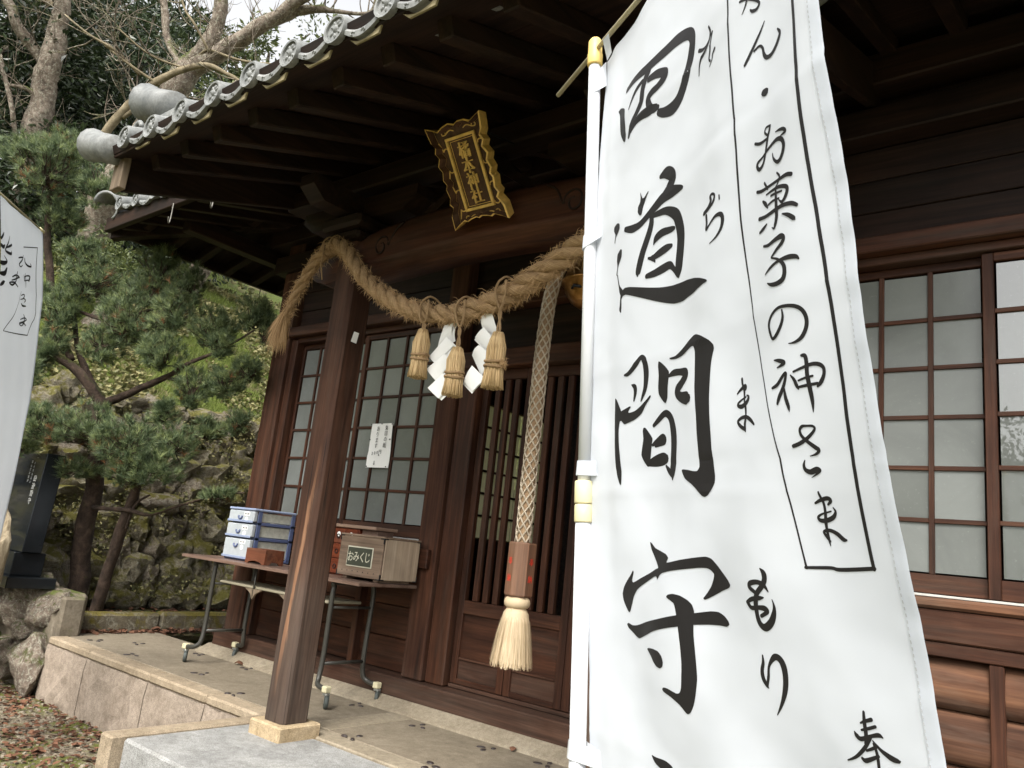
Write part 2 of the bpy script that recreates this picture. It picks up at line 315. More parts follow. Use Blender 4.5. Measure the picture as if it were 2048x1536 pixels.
def cbox(x0, x1, y0, y1, z0, z1, b=0.004):
    b = min(b, abs(x1-x0)*0.3, abs(y1-y0)*0.3, abs(z1-z0)*0.3)
    if b <= 0:
        v = [(x, y, z) for x in (x0, x1) for y in (y0, y1) for z in (z0, z1)]
        return v, [(0, 1, 3, 2), (4, 6, 7, 5), (0, 4, 5, 1), (2, 3, 7, 6), (0, 2, 6, 4), (1, 5, 7, 3)]
    v = []; idx = {}
    X, Y, Z = (x0, x1), (y0, y1), (z0, z1)
    for i in (0, 1):
        for j in (0, 1):
            for k in (0, 1):
                sx, sy, sz = (b, -b)[i], (b, -b)[j], (b, -b)[k]
                for a, p in enumerate(((X[i], Y[j]+sy, Z[k]+sz), (X[i]+sx, Y[j], Z[k]+sz), (X[i]+sx, Y[j]+sy, Z[k]))):
                    idx[(i, j, k, a)] = len(v); v.append(p)
    f = []
    for i in (0, 1): 
        q = [idx[(i, 0, 0, 0)], idx[(i, 1, 0, 0)], idx[(i, 1, 1, 0)], idx[(i, 0, 1, 0)]]; f.append(q if i else q[::-1])
        q = [idx[(0, i, 0, 1)], idx[(1, i, 0, 1)], idx[(1, i, 1, 1)], idx[(0, i, 1, 1)]]; f.append(q[::-1] if i else q)
        q = [idx[(0, 0, i, 2)], idx[(1, 0, i, 2)], idx[(1, 1, i, 2)], idx[(0, 1, i, 2)]]; f.append(q if i else q[::-1])
    for i in (0, 1):
        for j in (0, 1):
            q = [idx[(i, j, 0, 0)], idx[(i, j, 1, 0)], idx[(i, j, 1, 1)], idx[(i, j, 0, 1)]]; f.append(q if (i == j) else q[::-1])
            q = [idx[(i, 0, j, 0)], idx[(i, 1, j, 0)], idx[(i, 1, j, 2)], idx[(i, 0, j, 2)]]; f.append(q[::-1] if (i == j) else q)
            q = [idx[(0, i, j, 1)], idx[(1, i, j, 1)], idx[(1, i, j, 2)], idx[(0, i, j, 2)]]; f.append(q if (i == j) else q[::-1])
            for k in (0, 1):
                t = [idx[(i, j, k, 0)], idx[(i, j, k, 1)], idx[(i, j, k, 2)]]
                f.append(t if (i+j+k) % 2 == 1 else t[::-1])
    return v, f
def box(name, x0, x1, y0, y1, z0, z1, mat, parent=None, b=0.004):
    v, f = cbox(x0, x1, y0, y1, z0, z1, b); return mk(name, v, f, mat, parent)
def obox(name, o, ax, ay, az, mat, parent=None, b=0.004):
    """box spanning origin o with edge vectors ax, ay, az"""
    v, f = cbox(0, ax.length, 0, ay.length, 0, az.length, b)
    m = [o + ax.normalized()*p[0] + ay.normalized()*p[1] + az.normalized()*p[2] for p in v]
    return mk(name, m, f, mat, parent)
def catmull(p, n=6):
    P = [Vector(q) for q in p]; out = []
    if len(P) < 3: return P
    for i in range(len(P)-1):
        a, b, c, d = P[max(i-1, 0)], P[i], P[i+1], P[min(i+2, len(P)-1)]
        for k in range(n):
            t = k/n
            out.append(0.5*((2*b)+(c-a)*t+(2*a-5*b+4*c-d)*t*t+(3*b-a-3*c+d)*t*t*t))
    out.append(P[-1]); return out
def tube(pts, rads, sides=8, caps=True, twist=0.0):
    P = [Vector(p) for p in pts]; v = []; f = []; uv = []; n = len(P)
    if isinstance(rads, (int, float)): rads = [rads]*n
    t0 = (P[1]-P[0]).normalized(); nrm = t0.orthogonal().normalized(); ln = 0
    for i in range(n):
        t = (P[min(i+1, n-1)]-P[max(i-1, 0)]).normalized()
        nrm = (nrm - t*nrm.dot(t)).normalized(); bn = t.cross(nrm)
        if i: ln += (P[i]-P[i-1]).length
        for k in range(sides):
            a = 2*math.pi*k/sides + twist*ln
            v.append(P[i] + (nrm*math.cos(a)+bn*math.sin(a))*rads[i]); uv.append((ln*4, k/sides))
    for i in range(n-1):
        for k in range(sides):
            a, b = i*sides+k, i*sides+(k+1) % sides
            f.append((a, b, b+sides, a+sides))
    if caps: f.append(tuple(range(sides))[::-1]); f.append(tuple(range((n-1)*sides, n*sides)))
    return v, f, uv
def tubeo(name, pts, rads, mat, parent=None, sides=8, smooth=True):
    v, f, uv = tube(pts, rads, sides); return mk(name, v, f, mat, parent, smooth, uv)
def lathe(prof, seg=20, c=(0, 0, 0)):
    v = []; f = []
    for r, z in prof:
        for k in range(seg):
            a = 2*math.pi*k/seg; v.append((c[0]+r*math.cos(a), c[1]+r*math.sin(a), c[2]+z))
    for i in range(len(prof)-1):
        for k in range(seg):
            a, b = i*seg+k, i*seg+(k+1) % seg; f.append((a, b, b+seg, a+seg))
    f.append(tuple(range(seg))[::-1]); f.append(tuple(range((len(prof)-1)*seg, len(prof)*seg)))
    return v, f
def prism(outline, d0, d1, M):
    """extrude a 2D outline (x,z) between depths d0 and d1, placed by matrix M (local x, depth, z)"""
    n = len(outline)
    v = [M @ Vector((x, d0, z)) for x, z in outline] + [M @ Vector((x, d1, z)) for x, z in outline]
    f = [tuple(range(n)), tuple(range(n, 2*n))[::-1]] + [(i, i+n, (i+1) % n + n, (i+1) % n) for i in range(n)]
    return v, f
def text_mesh(ch, size, ex=0.0):
    cu = bpy.data.curves.new('txt', 'FONT'); cu.body = ch; cu.size = size; cu.extrude = ex; cu.align_x = 'CENTER'; cu.align_y = 'CENTER'; cu.resolution_u = 2
    o = bpy.data.objects.new('txt', cu); COL.objects.link(o)
    dg = bpy.context.evaluated_depsgraph_get(); dg.update()
    me = bpy.data.meshes.new_from_object(o.evaluated_get(dg))
    vs_ = [v.co.copy() for v in me.vertices]; fs = [tuple(p.vertices) for p in me.polygons]
    bpy.data.objects.remove(o); bpy.data.curves.remove(cu); bpy.data.meshes.remove(me)
    return vs_, fs
def lettering(name, items, M, mat, parent, ex=0.0006):
    """items: (char, x, z, size[, x stretch]) laid on the local xz plane of M, facing local -y"""
    mb = MB(); cache = {}
    for it in items:
        ch, x, z, s = it[:4]; sx = it[4] if len(it) > 4 else 1.0
        if (ch, s) not in cache: cache[(ch, s)] = text_mesh(ch, s, ex)
        vv, ff = cache[(ch, s)]
        if not vv: continue
        cx = (max(p.x for p in vv)+min(p.x for p in vv))/2; cy = (max(p.y for p in vv)+min(p.y for p in vv))/2
        mb.add([M @ Vector(((p.x-cx)*sx+x, -p.z, p.y-cy+z)) for p in vv], ff)
    return mb.build(name, mat, parent)
def rockmesh(name, seed, sub=2, cuts=9, rough=0.06):
    rnd = random.Random(seed); bm = bmesh.new(); bmesh.ops.create_icosphere(bm, subdivisions=sub, radius=1.0)
    pl = []
    for i in range(cuts):
        d = Vector((rnd.gauss(0, 1), rnd.gauss(0, 1), rnd.gauss(0, 1))).normalized(); pl.append((d, rnd.uniform(0.55, 0.85)))
    off = Vector((seed*3.1, seed*1.7, seed))
    for v in bm.verts:
        for d, h in pl:
            e = v.co.dot(d)-h
            if e > 0: v.co -= d*e*0.92
        v.co += v.co.normalized()*noise.noise(v.co*2.3+off)*rough*2 + v.co.normalized()*noise.noise(v.co*6+off)*rough
    me = bpy.data.meshes.new(name); bm.to_mesh(me); bm.free()
    me.polygons.foreach_set('use_smooth', [True]*len(me.polygons))
    try: me.set_sharp_from_angle(angle=R(38))
    except Exception: pass
    return me

# ---- brush strokes of the banners in cloth coordinates (0.1 mm) and branch lines in metres
STROKES=[[1109,1244,107,1524,1295,130,1970,1373,161,2431,1411,181,2859,1446,206,3178,1553,180,3296,1714,176,3256,1919,191,3166,2092,192,3035,2265,194,2880,2407,206,2702,2447,211,2473,2395,161,2320,2318,120],[2032,1450,171,1937,1534,173,1851,1689,162,1803,1867,149,1630,1976,133,1440,2055,124,1326,2217,86],[1829,1520,78,1616,1550,88,1457,1616,81,1320,1725,33],[2052,1616,113,2312,1674,146,2542,1791,153,2495,1860,154,2325,1893,122,2126,1901,125,2026,1968,145,2131,2165,142,2305,2225,86],[2255,2185,87,2081,2162,160,1822,2107,148,1608,2106,114,1390,2159,97],[3769,1848,34,3813,1959,45,3769,2072,51,3670,2140,57,3531,2184,47,3469,2256,35,3441,2373,24],[3478,2021,59,3595,2080,52,3712,2078,40,3868,1989,28],[3875,2001,39,3833,2092,39,3800,2223,45,3757,2326,39,3792,2374,34],[3933,2287,49,3868,2331,39,3847,2383,28,3763,2438,17],[983,4495,29,1015,4604,29,1046,4699,43,1087,4772,92,1137,4848,105,1096,4921,49,1085,5015,63,1069,5083,77,1084,5130,28],[1284,3817,87,1516,3893,133,1741,3917,122,1961,3872,119,2200,3804,142,2431,3739,175,2649,3741,182,2857,3775,106,2937,3794,58],[2363,3381,79,2521,3388,180,2675,3492,194,2661,3588,187,2544,3673,177,2408,3752,163],[2102,3881,97,2093,4016,129,2016,4149,143,1915,4276,144,1814,4404,152,1737,4542,159,1675,4663,133,1664,4701,53],[2100,3915,65,2282,3929,95,2500,3970,123,2701,4095,178,2771,4231,199,2802,4416,208,2784,4603,213,2744,4782,206,2715,4922,172,2699,5013,51],[2118,4347,32,2190,4282,107,2347,4249,118,2560,4272,90,2643,4281,59],[1962,4519,39,2061,4545,76,2239,4526,118,2414,4507,121,2540,4507,66],[2061,4545,95,2111,4600,50,2123,4626,25],[1902,4784,77,2090,4792,113,2308,4782,134,2476,4781,119,2573,4856,88,2682,4987,86],[3511,4413,37,3636,4392,51,3713,4333,56,3704,4270,46,3757,4256,36,3810,4294,40,3777,4360,45,3686,4403,41,3544,4427,52,3502,4430,42],[3913,4341,30,3911,4385,30],[3579,4481,52,3587,4584,51,3570,4667,46,3657,4630,30,3798,4575,45,3911,4590,64,3943,4660,68,3904,4761,53,3796,4838,34,3631,4882,13],[1192,6172,33,1309,6170,71,1448,6115,89,1587,6039,95,1686,5984,81,1762,6039,111,1788,6177,128,1780,6307,121,1738,6454,91,1654,6572,55,1609,6627,24],[1393,6354,25,1472,6401,94,1477,6480,81,1428,6595,38],[2330,6369,39,2466,6345,94,2650,6365,97,2797,6403,132,2784,6457,132,2688,6521,128,2560,6592,141,2547,6657,124,2666,6719,148,2820,6757,181,2870,6768,129],[1867,7014,58,2011,6941,86,2152,6879,96,2246,6895,111,2332,6979,137,2390,7148,173,2404,7310,182,2390,7469,175,2365,7627,175,2346,7726,132,2339,7801,42],[2140,7604,33,2236,7680,81,2319,7744,79],[1818,7291,46,1931,7252,97,2068,7219,140,2103,7253,123,1986,7290,73,1888,7311,46],[1676,7555,70,1874,7526,159,2065,7507,183,2158,7510,137],[3865,6852,22,3933,6812,40,4027,6782,52,4044,6811,39,4006,6841,22],[4057,6897,17,4095,6927,43,4057,6979,56,3955,7018,57,3875,7002,44,3874,6972,35,3940,6940,26,4040,6916,22],[3973,6685,40,3977,6748,39,4004,6823,39,4008,6894,35,4005,6963,35,4031,7054,39,4031,7141,34,4006,7242,47,4014,7326,26],[4005,7302,47,3905,7249,48,3856,7191,39,3933,7157,43,4041,7159,47,4127,7204,50,4195,7266,29],[4081,8892,17,4129,8940,72,4130,9009,71,4080,9082,63,3976,9178,64,3933,9286,73,3926,9409,64,3950,9501,72,4020,9535,83,4117,9472,82,4181,9380,66,4208,9292,37,4196,9217,12],[4160,9136,17,4107,9071,55,4010,9045,55,3889,9066,61,3864,9109,57,3940,9155,51,3989,9177,43],[3778,9284,39,3874,9243,52,4008,9218,47,4073,9207,17],[3796,9291,57,3847,9339,52,3965,9326,51,4066,9328,67,4091,9359,50,3989,9415,42],[3904,9850,21,3897,9928,42,3863,10019,50,3863,10103,58,3901,10172,46,3922,10197,12],[3905,10177,33,3943,10072,37,3980,9948,33,4070,9846,65,4142,9846,81,4186,9913,84,4191,10028,76,4159,10165,68,4087,10310,44,3977,10465,12],[1625,11495,21,1710,11536,89,1875,11570,154,1968,11622,152,1992,11691,50],[4302,1543,38,4312,1843,36,4303,2569,35,4340,3651,35,4253,4920,31,4318,5803,25,4441,6723,18,4531,7442,17,4566,7703,24,4588,7976,23,4675,8654,22,4700,8839,31],[5557,2485,54,5570,2743,53,5591,3611,55,5556,4631,51,5568,5343,49,5590,6408,52,5577,7075,51,5560,7727,50,5563,8566,48,5571,8795,47],[4686,8835,31,4892,8822,35,5028,8817,35,5144,8827,40,5583,8790,39],[4574,2063,35,4715,2123,34,4875,2248,38,4921,2319,38,4866,2359,43,4791,2336,43,4757,2295,19],[4768,2051,34,4714,2132,34,4678,2187,30,4602,2255,15],[4979,2593,18,4898,2674,37,4768,2783,47,4652,2886,53,4592,2938,44],[4763,2848,33,4854,2839,33,4908,2893,37,4929,2992,50,4980,3062,54,5078,3085,58,5179,3047,61,5253,2984,61,5272,2932,48,5225,2858,22],[5000,3946,34,4975,3991,42,4933,4042,43,4882,4143,43,4840,4231,39,4781,4312,43,4701,4339,48,4660,4294,48,4679,4248,40,4790,4226,30,4935,4187,38,5097,4177,49,5206,4221,57,5242,4299,60,5202,4384,56,5128,4436,53,5066,4422,41,5012,4356,33,4998,4288,17],[5000,3946,30,4913,3924,26,4877,3969,30,4935,4034,30],[4666,4002,36,4765,4047,39,4916,4061,34],[5101,4082,12,5189,4103,33,5272,4138,44,5302,4182,40,5200,4183,16],[4612,4583,39,4698,4609,43,4859,4624,38,5041,4640,37,5216,4648,48,5304,4678,47],[4778,4545,34,4830,4638,34],[5056,4551,25,5097,4612,32,5047,4677,24,5005,4694,16],[4709,4740,30,4763,4797,55,4806,4858,25],[4793,4694,21,4925,4704,33,5077,4725,44,5194,4774,51,5209,4823,55,5169,4883,51,5106,4917,40,5051,4869,16],[4891,4751,29,4992,4767,29,5115,4792,24],[4824,4830,29,4930,4829,29,5054,4853,24],[5002,4711,33,4991,4896,61,4985,5032,65,4953,5116,57,4921,5154,33,4879,5130,12],[4606,4914,48,4752,4943,46,4935,4952,49,5111,4961,48,5252,4992,50,5327,5038,42],[5094,5053,16,5184,5099,47,5258,5161,54,5277,5184,19],[4599,5080,34,4683,5066,47,4767,5044,25],[4671,5273,30,4778,5301,41,4933,5294,53,5038,5293,67,5078,5321,55,5045,5367,51,4938,5415,40,4828,5464,29],[4827,5472,20,4944,5527,32,5028,5612,55,5037,5698,62,4996,5769,63,4900,5791,56,4790,5773,45,4708,5732,16],[4675,5614,17,4784,5579,37,4940,5551,36,5110,5555,54,5223,5583,49,5259,5616,23],[4921,6097,23,4916,6178,39,4863,6264,43,4775,6343,47,4701,6370,36,4672,6303,40,4666,6201,40,4733,6116,36,4855,6063,35,4998,6070,38,5130,6109,45,5207,6176,52,5232,6270,55,5205,6358,55,5131,6437,48,5033,6473,30,4940,6473,10],[4682,6610,16,4763,6631,47,4833,6661,50,4788,6685,35,4713,6701,12],[4595,6909,32,4679,6884,43,4776,6810,39,4834,6779,38,4819,6833,38,4767,6922,46,4689,7024,50,4648,7092,31],[4778,6924,19,4780,7037,46,4799,7136,45,4802,7192,11],[4899,6814,19,4939,6869,41,4960,6936,45,4975,6970,22],[4944,6782,23,5050,6761,30,5197,6740,40,5300,6759,46,5349,6806,45,5339,6873,45,5288,6940,49,5234,6978,28],[4992,6885,22,5084,6869,26,5193,6863,25],[4967,6953,26,5090,6948,33,5240,6948,32],[5083,6628,30,5129,6641,51,5137,6713,55,5123,6836,55,5128,6977,61,5130,7117,50,5116,7230,11],[4774,7562,41,4867,7538,44,4986,7486,40,5090,7412,32,5076,7375,29,4998,7364,25,4933,7365,33,4897,7403,33,4908,7464,37,4977,7532,43,5067,7597,50,5107,7626,42,5059,7661,28,4971,7678,9],[4889,7718,15,4868,7771,36,4885,7819,47,4945,7842,57,5032,7823,64,5078,7832,39,5031,7864,25,4947,7901,7],[4933,8163,25,5011,8134,38,5111,8117,45,5151,8141,44,5103,8180,24],[5167,8210,14,5191,8255,34,5148,8306,48,5052,8339,48,4967,8339,42,4945,8306,32,5004,8273,21,5130,8247,17],[5006,8052,25,5018,8097,35,5046,8165,35,5047,8262,38,5034,8351,45,5033,8439,34,5039,8513,38,5047,8594,10],[5052,8549,31,5007,8492,34,4991,8452,31,5073,8439,38,5164,8473,47,5231,8522,50,5277,8532,23],[5186,10175,31,5178,10281,44,5175,10395,48,5152,10477,31],[5127,10289,18,5187,10260,31,5268,10227,39],[5127,10354,22,5219,10319,31,5305,10282,30],[5038,10390,18,5058,10420,49,5110,10439,44,5242,10383,35,5330,10355,43,5370,10367,17],[5227,10402,30,5132,10519,39,5013,10626,31,4896,10689,14],[5246,10425,17,5327,10489,38,5433,10531,58,5510,10538,41,5533,10534,16],[5152,10537,22,5232,10498,30,5297,10463,26],[5087,10625,35,5134,10632,44,5291,10553,30],[5252,10452,30,5275,10539,38,5275,10661,38,5266,10781,38]]
GLYPHS=[[903,1468,1105,1591,1145,1762,1177,1940,1205,2115,1166,2222,1094,2185,973,1994,932,1782,874,1585,792,1470],[837,3610,949,3588,1047,3626,1064,3709,986,3769,902,3814,874,3906,851,3888,874,3804,885,3757,813,3665],[1093,4084,1146,4115,1134,4222,1038,4302,984,4371,962,4489,930,4466,962,4339,941,4232,974,4130],[1163,4807,1240,4781,1389,4807,1628,4878,1902,4958,2205,5039,2492,5091,2729,5118,2955,5144,3170,5192,3340,5247,3486,5313,3500,5342,3398,5346,3257,5365,3114,5384,2931,5385,2781,5395,2550,5368,2313,5296,2023,5188,1714,5064,1434,4955,1263,4895,1137,4896,1111,4913],[1764,3383,1843,3514,1907,3517,2003,3467,2022,3480,1942,3556,1872,3646,1822,3770,1763,3765,1694,3683,1692,3609,1760,3552,1777,3486],[853,6484,916,6523,995,6627,1054,6715,1039,6827,1005,6881,976,7003,988,7186,1008,7369,1027,7549,1047,7684,1036,7834,1001,7832,937,7723,893,7609,872,7472,863,7290,850,7105,828,6919,818,6755,833,6617],[1017,6733,1064,6712,1202,6688,1315,6669,1336,6684,1268,6742,1289,6767,1444,6753,1597,6696,1770,6611,1847,6568,1854,6601,1723,6702,1612,6808,1460,6877,1284,6912,1150,6927,1061,6864,1006,6858],[2102,6116,2153,6136,2266,6221,2347,6310,2327,6400,2290,6519,2266,6661,2210,6732,2147,6696,2057,6589,2049,6481,2086,6316,2080,6187],[2373,6115,2528,6115,2721,6061,2910,5980,3038,5944,3125,5948,3256,6001,3410,6089,3489,6163,3497,6221,3461,6290,3424,6396,3380,6615,3343,6835,3331,7058,3323,7279,3318,7481,3323,7664,3334,7810,3316,7900,3246,7988,3164,8050,3102,8067,3044,8047,2960,7971,2843,7892,2704,7820,2640,7740,2624,7700,2668,7695,2782,7709,2893,7730,2987,7735,3040,7685,3045,7592,3047,7423,3045,7252,3050,7024,3048,6832,3039,6637,3051,6405,3064,6172,3033,6090,2970,6083,2860,6110,2710,6151,2560,6162,2410,6143],[1631,7027,1684,7033,1761,7116,1824,7196,1803,7279,1772,7403,1737,7527,1694,7592,1655,7586,1590,7507,1546,7419,1576,7303,1615,7177,1611,7079],[1724,8667,1764,8675,1868,8742,2018,8779,2163,8815,2231,8863,2196,8928,2513,8873,2787,8831,3001,8805,3109,8823,3207,8890,3301,8969,3407,9055,3456,9115,3422,9151,3270,9196,3113,9257,2983,9311,2912,9337,2889,9320,2960,9251,3049,9158,3107,9068,3130,9009,3074,8965,2999,8944,2838,8954,2568,8991,2287,9030,2084,9070,2007,9107,1946,9170,1912,9124,1835,9140,1676,9206,1493,9285,1368,9351,1281,9447,1222,9563,1167,9668,1125,9680,1045,9603,985,9520,967,9431,1014,9336,1104,9239,1214,9141,1272,9083,1287,9113,1240,9217,1271,9253,1480,9177,1723,9095,1882,9031,1960,9009,1927,8954,1857,8872,1768,8768],[2199,9377,2238,9343,2345,9323,2480,9331,2609,9372,2685,9423,2714,9504,2692,9646,2680,9802,2690,9993,2695,10182,2693,10334,2647,10530,2594,10654,2525,10753,2478,10784,2437,10782,2336,10708,2181,10643,2035,10603,2008,10574,2045,10547,2126,10546,2288,10573,2355,10554,2396,10484,2421,10345,2442,10187,2444,9992,2431,9797,2414,9641,2392,9523,2366,9446,2300,9416],[1076,9856,1118,9835,1219,9854,1360,9836,1636,9759,1938,9693,2228,9626,2505,9566,2771,9511,2994,9467,3146,9460,3259,9494,3338,9549,3350,9587,3285,9617,3155,9617,2943,9634,2689,9670,2422,9729,2144,9785,1852,9857,1624,9936,1467,9993,1397,10012,1331,9997,1214,9948,1115,9906],[1637,10123,1684,10101,1831,10094,1954,10106,2036,10153,2069,10228,2048,10288,1982,10319,1896,10308,1812,10261,1746,10199],[4844,3462,4877,3424,4947,3436,4992,3472,4976,3518,4925,3530,4870,3503]]
PINE_LIMBS=[[[-7.481,3.282,-0.128,0.1152],[-7.423,3.239,0.2,0.1064],[-7.354,3.198,0.552,0.1019],[-7.223,3.095,1.076,0.0968],[-7.093,2.993,1.592,0.0873],[-7.032,2.948,1.938,0.0961]],[[-7.035,2.963,1.874,0.0873],[-7.132,2.748,2.12,0.0694],[-7.239,2.56,2.235,0.0516],[-7.291,2.367,2.298,0.0339],[-7.343,2.202,2.256,0.0209]],[[-7.043,2.945,1.915,0.0655],[-7.201,2.806,2.183,0.0484],[-7.294,2.735,2.4,0.0399],[-7.292,2.63,2.785,0.031],[-7.242,2.707,3.136,0.0225]],[[-7.193,2.665,2.237,0.052],[-7.493,2.579,2.606,0.0536],[-7.566,2.462,3.048,0.0539],[-7.561,2.381,3.353,0.0495],[-7.524,2.302,3.749,0.036],[-7.581,2.185,4.001,0.0225]],[[-7.528,2.323,3.661,0.0315],[-7.346,2.431,3.816,0.0225],[-7.169,2.559,3.884,0.0135]],[[-7.009,2.972,1.92,0.0611],[-6.716,3.05,2.036,0.0516],[-6.412,3.137,2.151,0.0382],[-6.18,3.169,2.253,0.0292],[-5.946,3.32,2.406,0.0209],[-5.71,3.463,2.599,0.0125]],[[-6.412,3.137,2.151,0.0254],[-6.122,3.254,2.12,0.0209],[-5.927,3.408,2.147,0.0167],[-5.728,3.544,2.254,0.0083]],[[-7.296,2.65,2.699,0.0266],[-6.854,2.779,2.599,0.0215],[-6.582,2.972,2.719,0.0215],[-6.345,3.148,2.793,0.0129]],[[-7.225,3.328,-0.007,0.0699],[-7.031,3.292,0.459,0.065],[-6.876,3.246,0.851,0.0602],[-6.658,3.198,1.197,0.0509],[-6.459,3.138,1.53,0.0376],[-6.4,3.129,1.74,0.025]],[[-6.548,3.165,1.407,0.0294],[-6.278,3.27,1.595,0.0209],[-6.045,3.427,1.728,0.0125],[-5.847,3.567,1.815,0.0083]],[[-6.822,3.263,0.856,0.0215],[-6.664,3.227,1.073,0.017],[-6.561,3.286,1.169,0.0127]],[[-7.156,3.101,1.014,0.0349],[-6.732,3.185,1.023,0.0297],[-6.469,3.273,1.013,0.0292],[-6.174,3.358,1.111,0.0206],[-5.945,3.517,1.222,0.0164],[-5.752,3.664,1.268,0.0082]],[[-7.115,2.999,1.505,0.0393],[-7.097,2.725,1.587,0.0254],[-7.213,2.484,1.629,0.0167]],[[-7.093,2.993,1.592,0.0349],[-6.632,2.967,1.628,0.0209],[-6.404,3.033,1.596,0.0164]]]
PINE_PADS=[[-7.407,2.224,3.904,0.465,0.275],[-7.104,2.511,3.774,0.244,0.213],[-7.587,2.028,4.072,0.244,0.151],[-7.345,2.271,4.156,0.312,0.134],[-7.465,2.409,3.54,0.27,0.157],[-7.145,2.698,2.977,0.377,0.222],[-7.258,2.558,2.666,0.262,0.24],[-7.267,2.509,2.335,0.237,0.237],[-6.67,2.971,2.936,0.349,0.175],[-6.62,2.842,2.594,0.403,0.233],[-6.318,3.058,2.716,0.339,0.212],[-6.061,3.302,2.608,0.297,0.161],[-5.807,3.469,2.765,0.212,0.17],[-5.7,3.599,2.616,0.148,0.127],[-6.395,3.172,3.036,0.218,0.131],[-6.687,3.014,3.21,0.266,0.097],[-6.337,3.011,2.353,0.313,0.15],[-6.828,2.733,2.361,0.276,0.17],[-7.191,2.379,2.076,0.167,0.167],[-5.927,3.408,2.147,0.23,0.134],[-6.141,3.25,2.077,0.25,0.167],[-5.758,3.509,2.291,0.167,0.109],[-6.974,2.547,1.637,0.37,0.156],[-7.13,2.402,1.696,0.164,0.115],[-6.75,2.725,1.668,0.329,0.185],[-6.398,2.91,1.574,0.364,0.223],[-6.25,3.077,1.419,0.303,0.17],[-6.195,3.198,1.624,0.226,0.156],[-6.045,3.424,1.74,0.209,0.1],[-5.863,3.554,1.813,0.159,0.083],[-6.33,3.159,1.838,0.188,0.092],[-7.289,2.48,1.417,0.167,0.104],[-5.898,3.285,2.436,0.207,0.091],[-7.288,2.574,3.237,0.223,0.107],[-7.458,2.376,2.723,0.175,0.218],[-5.913,3.54,1.234,0.206,0.037],[-7.011,2.862,1.354,0.254,0.106],[-6.616,3.07,1.307,0.25,0.104]]
CHERRY_A=[[[-12.037,3.305,3.876,0.1906],[-11.608,3.234,4.934,0.1753],[-11.479,3.21,5.407,0.1618],[-11.377,3.164,5.877,0.1551],[-11.242,3.108,6.481,0.1551],[-11.164,3.061,6.882,0.1416],[-11.078,3.003,7.35,0.1146],[-10.988,2.93,7.883,0.0944],[-10.85,2.859,8.553,0.0674]],[[-11.245,3.034,6.741,0.0944],[-11.35,2.896,6.922,0.0877],[-11.361,2.712,7.076,0.0735],[-11.387,2.472,7.382,0.0662],[-11.546,2.231,7.776,0.0529]],[[-11.31,3.136,6.179,0.0405],[-11.212,2.921,6.288,0.0331],[-11.304,2.716,6.273,0.0197]],[[-11.377,2.986,5.563,0.0331],[-11.314,2.761,6.082,0.0328],[-11.387,2.545,6.642,0.0262]],[[-11.054,3.005,7.418,0.0539],[-11.154,2.741,7.587,0.0468],[-11.166,2.568,7.7,0.0397]]]
CHERRY_B=[[[-10.276,3.716,4.311,0.1908],[-9.734,3.672,5.132,0.1744],[-9.318,3.735,5.668,0.1603],[-9.012,3.763,6.002,0.1586],[-8.78,3.849,6.387,0.1464],[-8.599,3.911,6.706,0.0976],[-8.486,3.903,7.075,0.0793],[-8.39,3.847,7.559,0.0732],[-8.313,3.745,8.159,0.0488]],[[-8.908,3.797,6.193,0.122],[-8.47,3.949,6.476,0.1026],[-8.041,4.103,6.724,0.0896],[-7.619,4.254,6.965,0.0768],[-7.203,4.393,7.228,0.0584],[-6.746,4.551,7.546,0.0405]],[[-7.897,4.193,6.83,0.0717],[-7.61,4.379,7.019,0.0657],[-7.375,4.553,7.097,0.0478],[-7.26,4.653,7.078,0.0269],[-6.935,4.915,7.105,0.0209],[-6.858,4.937,7.26,0.0149]],[[-9.314,3.481,7.554,0.0378],[-9.296,3.613,7.131,0.0504],[-9.287,3.704,6.828,0.0441],[-9.003,3.787,6.425,0.037]],[[-9.22,3.183,5.078,0.052],[-9.0,3.261,5.454,0.052],[-8.76,3.374,5.766,0.0462],[-8.48,3.541,5.999,0.0405],[-8.184,3.756,6.112,0.0347],[-7.986,3.941,6.038,0.0231],[-7.857,4.077,5.933,0.0173]],[[-8.979,3.286,5.429,0.0289],[-8.721,3.436,5.659,0.0231],[-8.448,3.637,5.752,0.0173]],[[-8.611,3.837,6.457,0.0241],[-8.424,3.856,6.47,0.0179],[-8.086,4.042,6.331,0.0148],[-7.614,4.319,6.269,0.0117]],[[-8.797,3.298,5.928,0.0173],[-8.908,3.02,6.121,0.0171],[-9.02,2.772,6.199,0.0141],[-9.229,2.546,6.389,0.0113]],[[-8.335,3.821,6.383,0.0148],[-8.365,3.598,6.619,0.0146],[-8.447,3.486,6.777,0.0117],[-8.481,3.396,6.998,0.0117]],[[-8.622,3.467,5.84,0.0173],[-8.783,3.165,5.973,0.0143],[-8.994,2.936,6.165,0.0114]],[[-8.344,3.642,6.045,0.0145],[-8.599,3.28,6.108,0.0114],[-8.753,2.969,6.29,0.0085]],[[-7.563,4.413,7.037,0.0239],[-7.601,4.34,7.187,0.0239],[-7.661,4.236,7.381,0.0179]]]
